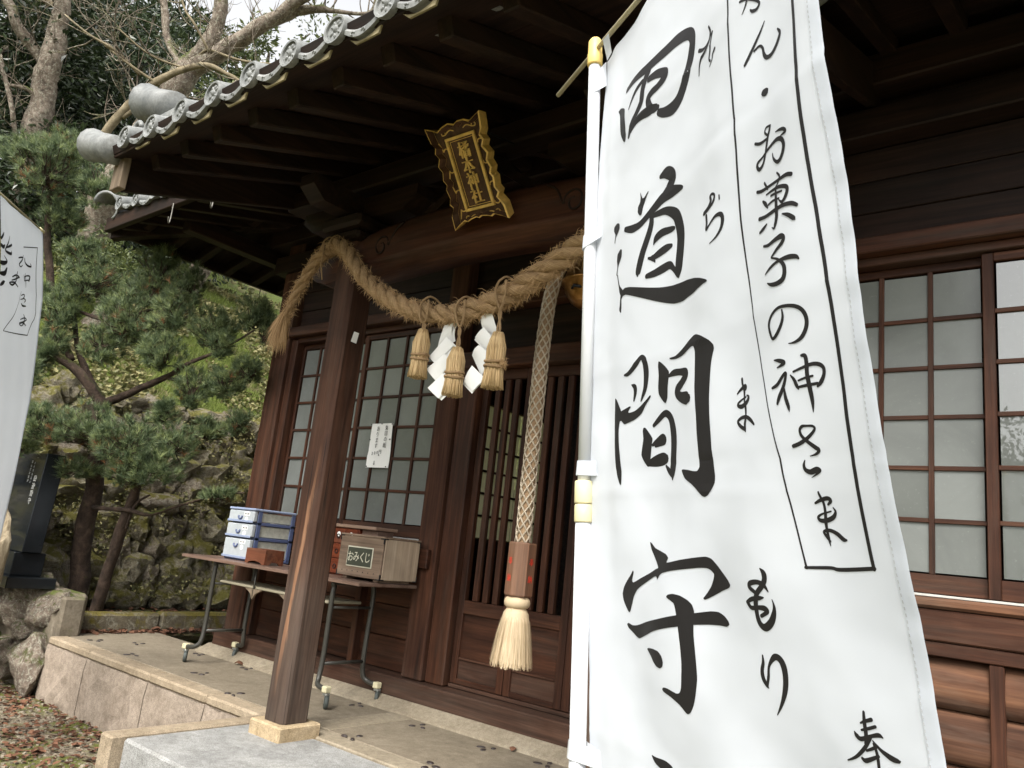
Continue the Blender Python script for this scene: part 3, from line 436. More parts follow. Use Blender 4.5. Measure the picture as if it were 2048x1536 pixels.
STROKES2=[[2589,1807,53,870,1234,55],[870,1234,65,1059,2553,73,979,4020,64,755,5351,54,1000,5963,53,1386,6786,70],[4466,7279,40,3211,7111,58,1386,6786,70],[2957,4554,25,3196,5322,33,3623,6076,49,4071,6712,49,4469,7268,56],[3311,2688,69,3052,2571,86,2724,2460,70],[2657,2322,52,2790,2598,87,3248,3037,86,3054,3116,69,2791,2944,35],[2431,2419,70,2392,2638,106,2055,2731,125,1673,2664,90,1755,2515,36],[2621,3466,53,2529,3726,105,2436,3814,35],[2528,3553,53,2058,3346,89,1757,3310,108,1854,3604,108],[2596,3805,53,1922,3567,72],[2394,3307,53,2328,3664,88,2357,4138,35],[2897,4769,67,2670,4643,68,2471,4643,85,2609,4860,85,2957,5020,50],[2548,4842,68,2246,4871,86,2425,5041,51],[2836,5218,50,2615,5302,118,2152,5200,69],[2705,6147,51,2238,5933,86,1848,5888,69],[2773,6370,67,2183,6126,86,1769,5926,69],[2354,5758,51,2176,5917,103,2222,6225,103,2484,6470,68,2758,6424,84,2346,6257,85,1838,6302,87],[4387,4110,66,3888,3868,101,3315,3772,86],[4417,4316,64,3762,4026,101,3250,3809,69],[3507,3548,51,3699,3865,119,3887,4206,98,4289,4559,112,4607,4517,79,4096,4357,113,3508,4432,82],[5698,2384,159,5463,2136,144,5345,1929,32],[4649,1893,33,4869,2359,82,5170,2850,113,4870,2911,163,4505,2841,149,4443,2653,33],[4381,2297,133,4748,2510,131,5110,2720,65],[5700,2764,207,5407,2769,209,5252,2605,81],[5703,3740,238,5291,3630,242,4992,3421,114,5349,3213,32],[5670,4327,200,5234,4186,274,4994,3834,114],[5508,4937,154,5271,4725,233,5120,4622,78]]

# ------------------------------------------------------------------ ground, pavement, bank
GZ = -0.457
tag(mk('ground', [(-150, -150, GZ), (150, -150, GZ), (150, 150, GZ), (-150, 150, GZ)], [(0, 1, 2, 3)], GRAVEL), kind='structure')
pav = tag(box('pavement', -6.86, 1.6, 2.94, 3.75, GZ-0.1, 0.0, CONC, None, 0.006), kind='structure')
xs = [-6.72, -6.02, -5.12, -4.42, -3.885]
for i in range(4):
    x0, x1 = xs[i]+0.004, xs[i+1]-0.004
    box('kerb_stone', x0, x1, 2.797, 2.936, -0.053, 0.003, KERB, pav, 0.012)
    m = MB(); n = 7; rnd = random.Random(i+40)   # rough split face of the facing slab
    gv = [[(x0+(x1-x0)*a/n, 2.80+rnd.uniform(-0.008, 0.008)*(0 < a < n)-0.01*(0 < b < 5), GZ-0.05+0.452*b/5) for a in range(n+1)] for b in range(6)]
    vv = [p for r_ in gv for p in r_]; ff = [(b*(n+1)+a, b*(n+1)+a+1, (b+1)*(n+1)+a+1, (b+1)*(n+1)+a) for b in range(5) for a in range(n)]
    k = len(vv); vv += [(x, 2.93, z) for x, y, z in (gv[0][0], gv[0][n], gv[5][n], gv[5][0])]
    ff += [(0, k, k+3, 5*(n+1)), (n, 5*(n+1)+n, k+2, k+1), (5*(n+1), 5*(n+1)+n, k+2, k+3)]
    ff[-3] = (0, 5*(n+1), k+3, k)
    mk('facing_slab', vv, ff, KERBF, pav)
box('joint_strip', -3.62, -3.44, 2.94, 3.60, -0.05, 0.004, CONCL, pav, 0.003)
# sloped mortar skirt along the sill
mk('mortar_skirt', [(-5.9, 3.56, -0.02), (1.6, 3.56, -0.02), (1.6, 3.57, 0.012), (-5.9, 3.57, 0.012), (-5.9, 3.672, 0.062), (1.6, 3.672, 0.062), (1.6, 3.76, 0.062), (-5.9, 3.76, 0.062)],
   [(0, 1, 2, 3), (3, 2, 5, 4), (4, 5, 6, 7)], CONCL, pav)
# pebbles inlaid in threes
pm = MB()
v, f = lathe([(0.001, 0.006), (0.6, 0.005), (0.9, 0.003), (1.0, -0.004)][::-1], 12)
pme = bpy.data.meshes.new('inlaid_pebble'); pme.from_pydata([(x*0.025, y*0.016, z) for x, y, z in v], [], f); pme.materials.append(STONEP)
pme.polygons.foreach_set('use_smooth', [True]*len(pme.polygons))
rnd = random.Random(3)
for gx, gy in ((-6.28, 3.29), (-6.48, 3.05), (-5.81, 3.02), (-5.04, 3.12), (-4.40, 2.97), (-5.74, 3.5), (-5.12, 3.53), (-4.42, 3.55), (-3.87, 3.5), (-3.30, 3.47), (-3.27, 2.96), (-2.77, 3.46), (-2.70, 2.95), (-2.42, 3.5), (-2.1, 2.95), (-1.6, 3.47)):
    a0 = rnd.uniform(0, 6.3)
    for k in range(3):
        a = a0+k*2.09+rnd.uniform(-.35, .35); r_ = rnd.uniform(0.034, 0.05); s = rnd.uniform(0.75, 1.1)
        inst('inlaid_pebble', pme, pav, (gx+r_*math.cos(a), gy+r_*math.sin(a), 0.001), (0, 0, a+rnd.uniform(-.5, .5)), (s, s*rnd.uniform(.8, 1.2), 1))
# granite landing in front of the porch
land = thing('stone_landing', 'grey granite landing step with tan border below the porch post', 'step', (-2.5, 2.4, GZ))
box('landing_slab', -3.775, 1.4, 2.0, 2.80, GZ, -0.012, GRAN, land, 0.012)
box('border_stone', -3.885, -3.779, 1.94, 2.80, GZ, 0.0, KERB, land, 0.01)
box('lower_step', -3.5, 1.4, 1.65, 1.996, GZ, -0.235, GRAN, land, 0.012)
box('back_border', -3.775, 1.4, 2.804, 2.936, GZ, -0.003, CONCL, land, 0.006)
# bank, retaining wall
def wx(z): return -7.78-0.26*z
hv = []; hf = []; NS, NY = 34, 70
prof = [(0, 2.05), (0.5, 2.35), (1.2, 2.95), (2.2, 3.75), (3.5, 4.5), (6, 5.6), (12, 8.5), (30, 15), (60, 22)]
def hz(s):
    for (a, b), (c, d) in zip(prof, prof[1:]):
        if s <= c: return b+(d-b)*(s-a)/(c-a)
    return prof[-1][1]
ss = [60*(i/NS)**2.2 for i in range(NS+1)]
def hillpt(s, y):
    z = hz(s)
    d = noise.noise(Vector((s*0.7, y*0.7, 3)))*min(0.25, 0.08+s*0.08)
    return Vector((wx(2.05)-s, y, z+d))
ys = [-25+ (75*j/NY) for j in range(NY+1)]
ys = sorted(set([round(y, 2) for y in ys]+[1.5+0.22*k for k in range(32)]))
for y in ys:
    hv.append((wx(-0.5)-0.06, y, -0.5)); hv.append((wx(2.05)-0.05, y, 2.02))
    for s in ss: hv.append(tuple(hillpt(s, y)))
w_ = NS+3
for j in range(len(ys)-1):
    for i in range(w_-1):
        hf.append((j*w_+i, (j+1)*w_+i, (j+1)*w_+i+1, j*w_+i+1))
tag(mk('hillside', hv, hf, SLOPE, None, True), kind='structure')
tag(mk('planting_strip', [(-8.2, 2.9, 0.09), (-7.12, 2.9, 0.09), (-7.12, 9, 0.09), (-8.2, 9, 0.09)], [(0, 1, 2, 3)], SOIL), kind='structure')
tag(mk('leaf_gutter', [(-7.13, 2.9, -0.03), (-6.85, 2.9, -0.03), (-6.85, 9, -0.03), (-7.13, 9, -0.03)], [(0, 1, 2, 3)], SOIL), kind='structure')
wall = thing('retaining_wall', 'mossy dry stone retaining wall behind the pine tree', 'stone wall', (-7.8, 4, 0))
rocks = [rockmesh('wall_stone', 100+i, 3, 18, 0.15) for i in range(10)]
for i, r_ in enumerate(rocks): r_.materials.append(ROCKW[i % 3])
rnd = random.Random(11); z = 0.1
while z < 2.12:
    h = rnd.uniform(0.16, 0.3); y = 1.9+rnd.uniform(0, .3)
    while y < 6.1:
        w = rnd.uniform(0.14, 0.46); hh = h*rnd.uniform(0.85, 1.25)
        inst('wall_stone', rnd.choice(rocks), wall, (wx(z)+rnd.uniform(-.02, .06), y+w/2, z+h*0.45+rnd.uniform(-.03, .03)),
             (rnd.uniform(-.35, .35), rnd.uniform(-.2, .2), rnd.choice((0, 3.14))+rnd.uniform(-.4, .4)), (rnd.uniform(.16, .28), w*0.78, hh*0.82))
        y += w*0.97
    z += h*0.92
mb = MB()
for k in range(8):
    y0 = 2.98+0.85*k; mb = MB(); mb.box(-7.12+rnd.uniform(-.004, .004), -6.985+rnd.uniform(-.004, .004), y0, y0+0.847, -0.1, 0.15+rnd.uniform(-.004, .004), 0.025)
    if k == 0: kerb = thing('mossy_kerb', 'low mossy stone kerb along the foot of the planted bank', 'kerb', (-7.05, 4, 0))
    mb.build('kerb_block', MOSSY, kerb)
# raised bed of boulders at the left end of the terrace
bed = thing('boulder_terrace', 'raised bed faced with big mortared boulders carrying the black monument', 'stone wall', (-7.6, 2.9, GZ))
v, f = cbox(-11.5, -6.76, 2.83, 3.06, GZ-0.1, 0.325, 0.03); mk('mortar_core', v, f, MORTAR, bed)
big = [rockmesh('boulder', 300+i, 4, 12, 0.07) for i in range(6)]
for b_ in big: b_.materials.append(ROCK)
for i, (x, y, z, sx, sy, sz, rz) in enumerate([(-6.86, 2.76, -0.235, .235, .16, .255, .2), (-6.98, 2.86, 0.16, .17, .14, .2, 1.1), (-7.36, 2.82, .15, .24, .14, .22, .5), (-6.78, 2.93, .07, .075, .09, .085, .4),
        (-7.3, 2.76, -.22, .24, .15, .22, 2.0), (-7.75, 2.8, .1, .25, .15, .25, .9), (-7.8, 2.75, -.27, .26, .15, .2, 3.0), (-8.2, 2.78, -.05, .25, .16, .38, 1.6), (-6.8, 2.88, .27, .1, .12, .06, .1), (-7.15, 2.80, .31, .22, .15, .06, .3), (-7.55, 2.84, .31, .2, .15, .06, 1.3), (-7.08, 2.74, -.01, .1, .1, .09, .7)]):
    inst('boulder', big[i % 6], bed, (x, y, z), (0.1*i, 0.07*i, rz), (sx, sy, sz))
box('end_post', -6.80, -6.70, 2.84, 3.02, -0.1, 0.30, MORTAR, bed, 0.02)

# ------------------------------------------------------------------ shrine hall
hall = thing('shrine_hall', 'dark wooden shrine hall with tiled porch roof and gridded windows', 'building', (-2.56, 3.8, 0))
CX = -2.56
def mir(x): return 2*CX-x
# sill and main posts
box('ground_sill', -5.86, mir(-5.86), 3.672, 3.86, 0.055, 0.175, WB['x'], hall, 0.008)
for x0, x1 in ((-5.80, -5.585), (-3.745, -3.565), (mir(-3.565), mir(-3.745)), (mir(-5.585), mir(-5.80))):
    box('wall_post', x0, x1, 3.715, 3.92, 0.178, 3.6, WB['z'], hall, 0.01)
for x0, x1 in ((-5.58, -5.50), (mir(-5.50), mir(-5.58))):
    box('jamb', x0, x1, 3.75, 3.9, 0.178, 2.58, W['z'], hall)
for x0, x1 in ((-3.56, -3.405), (mir(-3.405), mir(-3.56))):
    box('door_jamb', x0, x1, 3.745, 3.9, 0.178, 2.3, W['z'], hall, 0.008)
def sash(x0, x1, y, label, glass, stile=0.045, zb=1.045):
    """a window sash of 4 x 6 panes; x0, x1 = glass edges"""
    zt, z0 = 2.505, 1.125
    s = box('window_sash', x0-stile, x0, y-0.016, y+0.016, zb, zt+0.04, W['z'], hall, 0.003); s['label'] = label
    box('stile', x1, x1+stile, y-0.016, y+0.016, zb, zt+0.04, W['z'], s, 0.003)
    box('bottom_rail', x0, x1, y-0.014, y+0.014, zb, z0, W['x'], s, 0.003)
    box('top_rail', x0, x1, y-0.014, y+0.014, zt, zt+0.04, W['x'], s, 0.003)
    dx = (x1-x0)/4; dz = (zt-z0)/6
    for i in range(1, 4): box('glazing_bar', x0+dx*i-0.011, x0+dx*i+0.011, y-0.013, y+0.01, z0, zt, W['z'], s, 0.002)
    for k in range(1, 6):
        for i in range(4):
            a = x0+dx*i+(0.011 if i else 0); b_ = x0+dx*(i+1)-(0.011 if i < 3 else 0)
            box('glazing_bar', a, b_, y-0.011, y+0.008, z0+dz*k-0.010, z0+dz*k+0.010, W['x'], s, 0.002)
    me = None; rp = random.Random(int(x0*1000))
    for k in range(6):
        for i in range(4):
            t1, t2 = rp.uniform(-.0016, .0016), rp.uniform(-.0016, .0016)
            a, b_, c, d = x0+dx*i+0.009, x0+dx*(i+1)-0.009, z0+dz*k+0.008, z0+dz*(k+1)-0.008
            mk('pane', [(a, y+0.001+t1, c), (b_, y+0.001-t1, c), (b_, y+0.001-t1+t2, d), (a, y+0.001+t1+t2, d), (a, y+.004+t1, c), (b_, y+.004-t1, c), (b_, y+.004-t1+t2, d), (a, y+.004+t1+t2, d)],
               [(0, 1, 2, 3), (7, 6, 5, 4), (0, 4, 5, 1), (1, 5, 6, 2), (2, 6, 7, 3), (3, 7, 4, 0)], glass, s)
sash(-5.475, -4.655, 3.838, 'window sash left of the porch post', SHOJI)
sash(-4.61, -3.765, 3.795, 'window sash with the handwritten notice', SHOJI)
sash(-1.355, -0.515, 3.838, 'frosted window sash right of the tall banner', SHOJI)
sash(-0.465, 0.37, 3.795, 'clear window sash reflecting trees at the right edge', SHOJIC)
for s_ in (0, 1):
    a, b_ = (-5.50, -3.75) if s_ == 0 else (mir(-3.75), mir(-5.50))
    box('window_head', a, b_, 3.755, 3.9, 2.548, 2.59, W['x'], hall)
    box('aluminium_track', a, b_, 3.772, 3.86, 1.032, 1.042, STRIPM, hall, 0.001)
    box('window_sill', a, b_, 3.725, 3.9, 0.985, 1.03, WB['x'] if s_ == 0 else WLOG, hall, 0.012)
    box('apron_rail', a, b_, 3.74, 3.9, 0.855, 0.982, WB['x'], hall, 0.006)
    box('apron_moulding', a, b_, 3.75, 3.9, 0.795, 0.852, W['x'], hall, 0.004)
    zz = [0.178, 0.385, 0.59, 0.792]
    nst = [-4.3, -4.95] if s_ == 0 else [-0.485, -1.0]
    for k in range(3):
        if s_ == 0:
            box('wainscot_board', a, b_, 3.815+0.002*k, 3.84, zz[k]+0.002, zz[k+1]-0.002, W['x'], hall, 0.004)
        else:   # bellied log-like boards
            v = []; f = []; n = 7
            for j in range(n+1):
                t = j/n; yy = 3.815-0.05*math.sin(math.pi*min(1, t*0.85+0.12))**0.8
                for x in (a, -0.9, -0.5, 0.0, b_): v.append((x, yy+0.006*noise.noise(Vector((x*2, k, j))), zz[k]+0.003+(zz[k+1]-zz[k]-0.006)*t))
            f = [(j*5+i, j*5+i+1, (j+1)*5+i+1, (j+1)*5+i) for j in range(n) for i in range(4)]
            k0 = len(v); v += [(a, 3.86, zz[k]+.003), (b_, 3.86, zz[k]+.003), (b_, 3.86, zz[k+1]-.003), (a, 3.86, zz[k+1]-.003)]
            f += [(0, k0, k0+1, 4), (n*5, n*5+4, k0+2, k0+3)]
            f[-2] = (k0, k0+1, 4, 3, 2, 1, 0); f[-1] = (n*5, n*5+1, n*5+2, n*5+3, n*5+4, k0+2, k0+3)
            mk('wainscot_board', v, f, WLOG, hall, True)
    for x in nst: box('wainscot_stile', x-0.026, x+0.026, 3.755, 3.83, 0.178, 0.792, W['z'], hall)
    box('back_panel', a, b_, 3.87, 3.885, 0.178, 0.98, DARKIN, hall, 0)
# nageshi, upper wall, wall plate
box('lintel_beam', -5.84, mir(-5.84), 3.69, 3.90, 2.592, 2.672, W['x'], hall, 0.006)
for k in range(3): box('upper_wall_board', -5.58, mir(-5.58), 3.80-0.003*k, 3.83, 2.674+0.17*k, 2.841+0.17*k, WR['x'], hall)  # upper boards take the wood copy with eave shade in its colour
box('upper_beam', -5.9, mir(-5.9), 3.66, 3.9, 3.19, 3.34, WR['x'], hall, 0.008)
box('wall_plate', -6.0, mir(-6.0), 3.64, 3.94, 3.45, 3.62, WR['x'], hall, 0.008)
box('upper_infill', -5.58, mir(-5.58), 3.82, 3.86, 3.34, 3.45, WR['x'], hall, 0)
# door bay
box('door_head', -3.56, mir(-3.56), 3.73, 3.9, 2.19, 2.31, W['x'], hall, 0.006)
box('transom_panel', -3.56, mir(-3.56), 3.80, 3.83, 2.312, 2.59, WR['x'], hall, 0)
box('door_sill', -3.40, mir(-3.40), 3.79, 3.9, 0.178, 0.2, WB['x'], hall, 0.004)
for d in range(4):
    x0 = -3.40+0.42*d; x1 = x0+0.416; y = 3.82
    dr = box('lattice_door', x0, x0+0.05, y-0.02, y+0.02, 0.203, 2.187, W['z'], hall, 0.004)
    box('stile', x1-0.05, x1, y-0.02, y+0.02, 0.203, 2.187, W['z'], dr, 0.004)
    for z0, z1, nm in ((0.203, 0.235, 'bottom_rail'), (0.62, 0.70, 'lock_rail'), (2.12, 2.187, 'top_rail')):
        box(nm, x0+0.05, x1-0.05, y-0.018, y+0.018, z0, z1, W['x'], dr, 0.003)
    box('lower_panel', x0+0.05, x1-0.05, y-0.004, y+0.006, 0.235, 0.345, WB['x'], dr, 0)
    box('panel_bead', x0+0.05, x1-0.05, y-0.014, y+0.01, 0.346, 0.358, WB['x'], dr, 0.002)
    box('upper_panel', x0+0.05, x1-0.05, y-0.002, y+0.006, 0.359, 0.619, W['x'], dr, 0)
    for k in range(3):
        xc = x0+0.05+0.316*(k+1)/4
        box('lattice_slat', xc-0.02, xc+0.02, y-0.016, y+0.016, 0.702, 2.118, W['z'], dr, 0.003)
# interior room
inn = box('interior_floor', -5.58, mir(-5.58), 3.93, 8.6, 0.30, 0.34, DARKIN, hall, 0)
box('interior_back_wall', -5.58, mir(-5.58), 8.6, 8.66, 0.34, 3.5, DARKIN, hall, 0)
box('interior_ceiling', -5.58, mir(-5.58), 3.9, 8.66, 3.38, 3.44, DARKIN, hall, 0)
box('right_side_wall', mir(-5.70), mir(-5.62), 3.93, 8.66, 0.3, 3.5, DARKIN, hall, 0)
for y0, y1, z0, z1 in ((3.925, 5.7, 0.2, 3.5), (7.7, 8.66, 0.2, 3.5), (5.7, 7.7, 0.2, 1.13), (5.7, 7.7, 2.62, 3.5)):
    box('left_side_wall', -5.78, -5.70, y0, y1, z0, z1, WB['x'], hall, 0)
sw = box('side_window', -5.77, -5.71, 5.7, 5.74, 1.135, 2.615, W['z'], hall, 0.003)
box('stile', -5.77, -5.71, 7.66, 7.7, 1.135, 2.615, W['z'], sw, 0.003); box('stile', -5.77, -5.71, 6.69, 6.74, 1.135, 2.615, W['z'], sw, 0.003)
for k in range(1, 6): box('glazing_bar', -5.75, -5.72, 5.74, 7.66, 1.13+0.247*k-.012, 1.13+0.247*k+.012, W['x'], sw, 0.002)
for k in range(6):
    for j in range(4):
        y0 = 5.742+0.476*j; box('pane', -5.738, -5.734, y0, y0+0.462, 1.138+0.247*k, 1.132+0.247*(k+1)-.004, BACKLIT, sw, 0)

# ------------------------------------------------------------------ porch: posts, beams, roof
for x in (-3.50, mir(-3.50)):
    p = 0.085; c = 0.022
    o8 = [(-p+c, -p), (p-c, -p), (p, -p+c), (p, p-c), (p-c, p), (-p+c, p), (-p, p-c), (-p, -p+c)]
    v = []; zs_ = [0.062+2.6*k/16 for k in range(17)]
    for z in zs_:
        for a, b_ in o8: v.append((x+a*(1+0.015*noise.noise(Vector((a*9, z*3, x)))), 2.695+b_*(1+0.015*noise.noise(Vector((b_*9, z*3, x+5)))), z))
    f = [(k*8+i, k*8+(i+1) % 8, (k+1)*8+(i+1) % 8, (k+1)*8+i) for k in range(16) for i in range(8)]+[tuple(range(8))[::-1], tuple(range(128, 136))]
    mk('porch_post', v, f, WP, hall)
    v, f = cbox(x-0.135, x+0.125, 2.57, 2.83, -0.03, 0.06, 0.009); mk('post_plinth', v, f, PLIN, hall)
    # bracket set on the post
    for (a, b_, z0, z1) in ((0.13, 0.13, 2.663, 2.72), (0.17, 0.17, 2.723, 2.80)):
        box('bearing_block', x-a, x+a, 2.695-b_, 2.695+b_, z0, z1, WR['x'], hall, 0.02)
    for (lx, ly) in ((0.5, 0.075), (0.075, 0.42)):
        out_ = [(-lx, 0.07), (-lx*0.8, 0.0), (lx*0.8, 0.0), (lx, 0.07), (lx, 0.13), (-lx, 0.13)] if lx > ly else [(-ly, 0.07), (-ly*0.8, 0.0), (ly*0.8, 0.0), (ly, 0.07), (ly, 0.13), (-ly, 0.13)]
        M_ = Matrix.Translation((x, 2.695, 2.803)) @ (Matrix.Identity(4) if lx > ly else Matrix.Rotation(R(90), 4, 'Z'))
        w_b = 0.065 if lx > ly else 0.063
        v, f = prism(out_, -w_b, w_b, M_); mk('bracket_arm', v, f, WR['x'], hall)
    # beam nose carved outside the post
    nose = [(0, 2.45), (0.10, 2.44), (0.2, 2.47), (0.28, 2.54), (0.26, 2.6), (0.19, 2.6), (0.2, 2.65), (0.1, 2.69), (0, 2.69)]
    sgn = -1 if x < CX else 1
    v, f = prism([(x+sgn*(0.087+a), z) for a, z in nose], 2.63, 2.76, Matrix.Identity(4)); mk('beam_nose', v, f, W['x'], hall)
# curved rainbow beam
xa, xb = -3.413, mir(-3.413); v = []; N = 24
for i in range(N+1):
    t = i/N; x = xa+(xb-xa)*t; e = min(t, 1-t)
    zb = 2.425+0.035*math.sin(math.pi*t) + 0.0; zt = 2.70+0.045*math.sin(math.pi*t)
    sh = max(0, 1-e/0.07); zb += 0.05*sh; zt -= 0.03*sh
    y0 = 2.615
    v += [(x, y0+0.03, zb), (x, y0, zb+0.055), (x, y0-0.008, zb+0.065), (x, y0-0.008, zb+0.085), (x, y0, zb+0.095), (x, y0-0.012, (zb+zt)/2+.02), (x, y0, zt-0.03), (x, y0+0.02, zt), (x, 2.775, zt), (x, 2.775, zb)]
f = [(i*10+k, i*10+(k+1) % 10, (i+1)*10+(k+1) % 10, (i+1)*10+k) for i in range(N) for k in range(10)]+[tuple(range(10)), tuple(range(N*10, N*10+10))[::-1]]
rb = mk('rainbow_beam', v, f, W['x'], hall, True)
for sgn, xo in ((1, -3.2), (-1, mir(-3.2))):   # carved scroll at each end
    sp = [(xo+sgn*(0.012+0.05*(1-t/9.0))*math.cos(t)*0.95, 2.606, 2.585+(0.012+0.055*(1-t/9.0))*math.sin(t)) for t in [k*0.45 for k in range(19)]]
    sp = [(xo+sgn*0.16, 2.606, 2.70), (xo+sgn*0.1, 2.606, 2.66)]+sp
    tubeo('carved_scroll', catmull(sp, 3), 0.006, WR['x'], rb, 6)
# frog-leg strut and purlin over the beam
fr = [(-0.42, 0), (-0.36, 0.02), (-0.25, 0.09), (-0.14, 0.2), (-0.06, 0.235), (0.06, 0.235), (0.14, 0.2), (0.25, 0.09), (0.36, 0.02), (0.42, 0), (0.3, 0), (0.2, 0.07), (0.09, 0.15), (-0.09, 0.15), (-0.2, 0.07), (-0.3, 0)]
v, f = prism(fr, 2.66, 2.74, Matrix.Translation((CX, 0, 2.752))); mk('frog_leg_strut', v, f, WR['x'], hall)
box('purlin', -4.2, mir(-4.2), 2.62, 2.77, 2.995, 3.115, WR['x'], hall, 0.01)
SL = 0.36
def rz_(y): return 2.80+SL*(y-1.68)      # rafter underside
sl = Vector((0, 1, SL)).normalized(); nl = Vector((0, -SL, 1)).normalized()
RXS = [-4.0+0.303*k for k in range(10)]
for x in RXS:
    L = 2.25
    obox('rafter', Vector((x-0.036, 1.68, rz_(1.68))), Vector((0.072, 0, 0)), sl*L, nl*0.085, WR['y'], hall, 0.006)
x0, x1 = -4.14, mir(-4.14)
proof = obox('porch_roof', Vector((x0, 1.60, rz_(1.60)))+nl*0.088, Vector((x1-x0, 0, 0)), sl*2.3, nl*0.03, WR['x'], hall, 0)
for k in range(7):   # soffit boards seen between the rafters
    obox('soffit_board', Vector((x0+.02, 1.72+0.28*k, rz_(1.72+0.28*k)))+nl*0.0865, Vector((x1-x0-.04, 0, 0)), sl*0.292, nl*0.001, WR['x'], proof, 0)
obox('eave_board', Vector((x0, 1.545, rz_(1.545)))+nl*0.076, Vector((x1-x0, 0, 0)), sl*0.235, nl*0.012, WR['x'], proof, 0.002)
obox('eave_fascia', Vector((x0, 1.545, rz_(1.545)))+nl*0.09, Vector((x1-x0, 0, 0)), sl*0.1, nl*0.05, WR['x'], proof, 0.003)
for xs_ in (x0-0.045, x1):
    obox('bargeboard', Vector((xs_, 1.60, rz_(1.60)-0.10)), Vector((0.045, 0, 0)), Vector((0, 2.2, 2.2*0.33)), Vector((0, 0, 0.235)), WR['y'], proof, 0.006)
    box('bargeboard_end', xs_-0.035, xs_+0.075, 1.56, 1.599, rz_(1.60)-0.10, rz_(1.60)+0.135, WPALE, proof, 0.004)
# eave tile: roll with crest disc + sagging pan with lip
def eave_tile_mesh():
    mb = MB(); ty = Vector((0, 1, 0.38)).normalized(); N = 16; r = 0.060
    prof_ = [(-0.004, r*0.80), (-0.014, r*0.84), (-0.016, r*0.98), (-0.006, r*1.03), (0.02, r*1.0), (0.3, r*1.0)]
    v = []; 
    for d, rr in prof_:
        for k in range(N):
            a = 2*math.pi*k/N; v.append(Vector((rr*math.cos(a), 0, rr*math.sin(a)))+ty*d)
    f = [(i*N+k, (i+1)*N+k, (i+1)*N+(k+1) % N, i*N+(k+1) % N) for i in range(len(prof_)-1) for k in range(N)]
    f.append(tuple(range(N))); mb.add(v, f)
    # citrus crest: fruit and leaves in relief
    def blob(cx, cz, rx, rz, rot, h):
        vv = []; nn = 8
        for ring, (s, d) in enumerate(((1, -0.004), (0.75, -0.004-h*0.7), (0.35, -0.004-h))):
            for k in range(nn):
                a = 2*math.pi*k/nn; x, z = rx*s*math.cos(a), rz*s*math.sin(a)
                vv.append((cx+x*math.cos(rot)-z*math.sin(rot), d, cz+x*math.sin(rot)+z*math.cos(rot)))
        ff = [(i*nn+k, i*nn+(k+1) % nn, (i+1)*nn+(k+1) % nn, (i+1)*nn+k) for i in range(2) for k in range(nn)]+[tuple(range(16, 24))]
        mb.add(vv, ff)
    blob(0, 0.002, 0.016, 0.018, 0, 0.010)
    for a, rr in ((0.5, .024), (math.pi-0.5, .024), (1.2, .028), (math.pi-1.2, .028), (-0.7, .027), (math.pi+0.7, .027), (-1.57, .028)):
        blob(rr*math.cos(a), rr*math.sin(a), 0.012, 0.006, a, 0.006)
    # pan
    n = 10; w0, w1 = 0.046, 0.242; v = []
    def arc(t): return -0.012-0.046*math.sin(math.pi*(0.08+0.84*t))
    for j, (d, dz) in enumerate(((0.0, -0.019), (-0.004, 0.004), (0.004, 0.014), (0.3, 0.014))):
        for i in range(n+1):
            t = i/n; v.append(Vector((w0+(w1-w0)*t, 0, arc(t)+dz+(0 if j else 0.006*abs(2*t-1))))+ty*d)
    for i in range(n+1):
        t = i/n; v.append(Vector((w0+(w1-w0)*t, 0, arc(t)-0.019))+ty*0.05)
    f = [(j*(n+1)+i, j*(n+1)+i+1, (j+1)*(n+1)+i+1, (j+1)*(n+1)+i) for j in range(3) for i in range(n)]
    f += [(4*(n+1)+i, 4*(n+1)+i+1, i+1, i) for i in range(n)]; mb.add(v, f)
    for c_, sg in ((0.30, 1), (0.62, -1)):   # arabesque relief on the lip
        pts = [(w0+(w1-w0)*c_+sg*0.013*math.cos(t)*(1-t/7), -0.004, arc(c_)-0.007+0.008*math.sin(t)*(1-t/9)) for t in [k*0.6 for k in range(9)]]
        vv, ff, _ = tube(pts, 0.0026, 5); mb.add(vv, ff)
    me = bpy.data.meshes.new('eave_tile'); me.from_pydata(mb.v, [], mb.f); me.materials.append(TILE); me.polygons.foreach_set('use_smooth', [True]*len(me.polygons))
    try: me.set_sharp_from_angle(angle=R(40))
    except Exception: pass
    return me
ETM = eave_tile_mesh()
EX = [-4.0+0.285*k for k in range(11)]
for k, x in enumerate(EX): inst('eave_tile', ETM, proof, (x, 1.50, 2.878+(0.02 if k == 0 else 0)), (0, R(random.uniform(-1.5, 1.5)), R(random.uniform(-1, 1))))
for k, x in enumerate(EX):   # pale bedding wedge under each pan
    zc = 2.878+(0.02 if k == 0 else 0); a_ = 0.062; b_ = 0.238
    top_ = [(x+a_+(b_-a_)*i/8, zc-0.012-0.046*math.sin(math.pi*(0.08+0.84*((a_-0.046)/0.196+(b_-a_)/0.196*i/8)))-0.021) for i in range(9)]
    v, f = prism([(x+a_+0.04, zc-0.086), (x+b_-0.01, zc-0.084)]+top_[::-1], 1.522, 1.53, Matrix.Identity(4)); mk('tile_bedding', v, f, TILEB, proof)
# tile field behind the eave row
mb = MB(); ty = Vector((0, 1, 0.38)).normalized()
for x in EX:
    for r_ in range(4):
        o = Vector((x, 1.78+0.27*r_, 2.985+0.1035*r_))
        v, f, _ = tube([o, o+ty*0.3], 0.053, 10); mb.add(v, f)
        n = 6; v = [o+Vector((0.046+0.196*i/n, 0, -0.046*math.sin(math.pi*(0.08+0.84*i/n))))+ty*d for d in (0, 0.3) for i in range(n+1)]
        mb.add(v, [(i, i+1, n+2+i, n+1+i) for i in range(n)])
tf = mb.build('tile_field', TILE, proof, True); tf['kind'] = 'stuff'
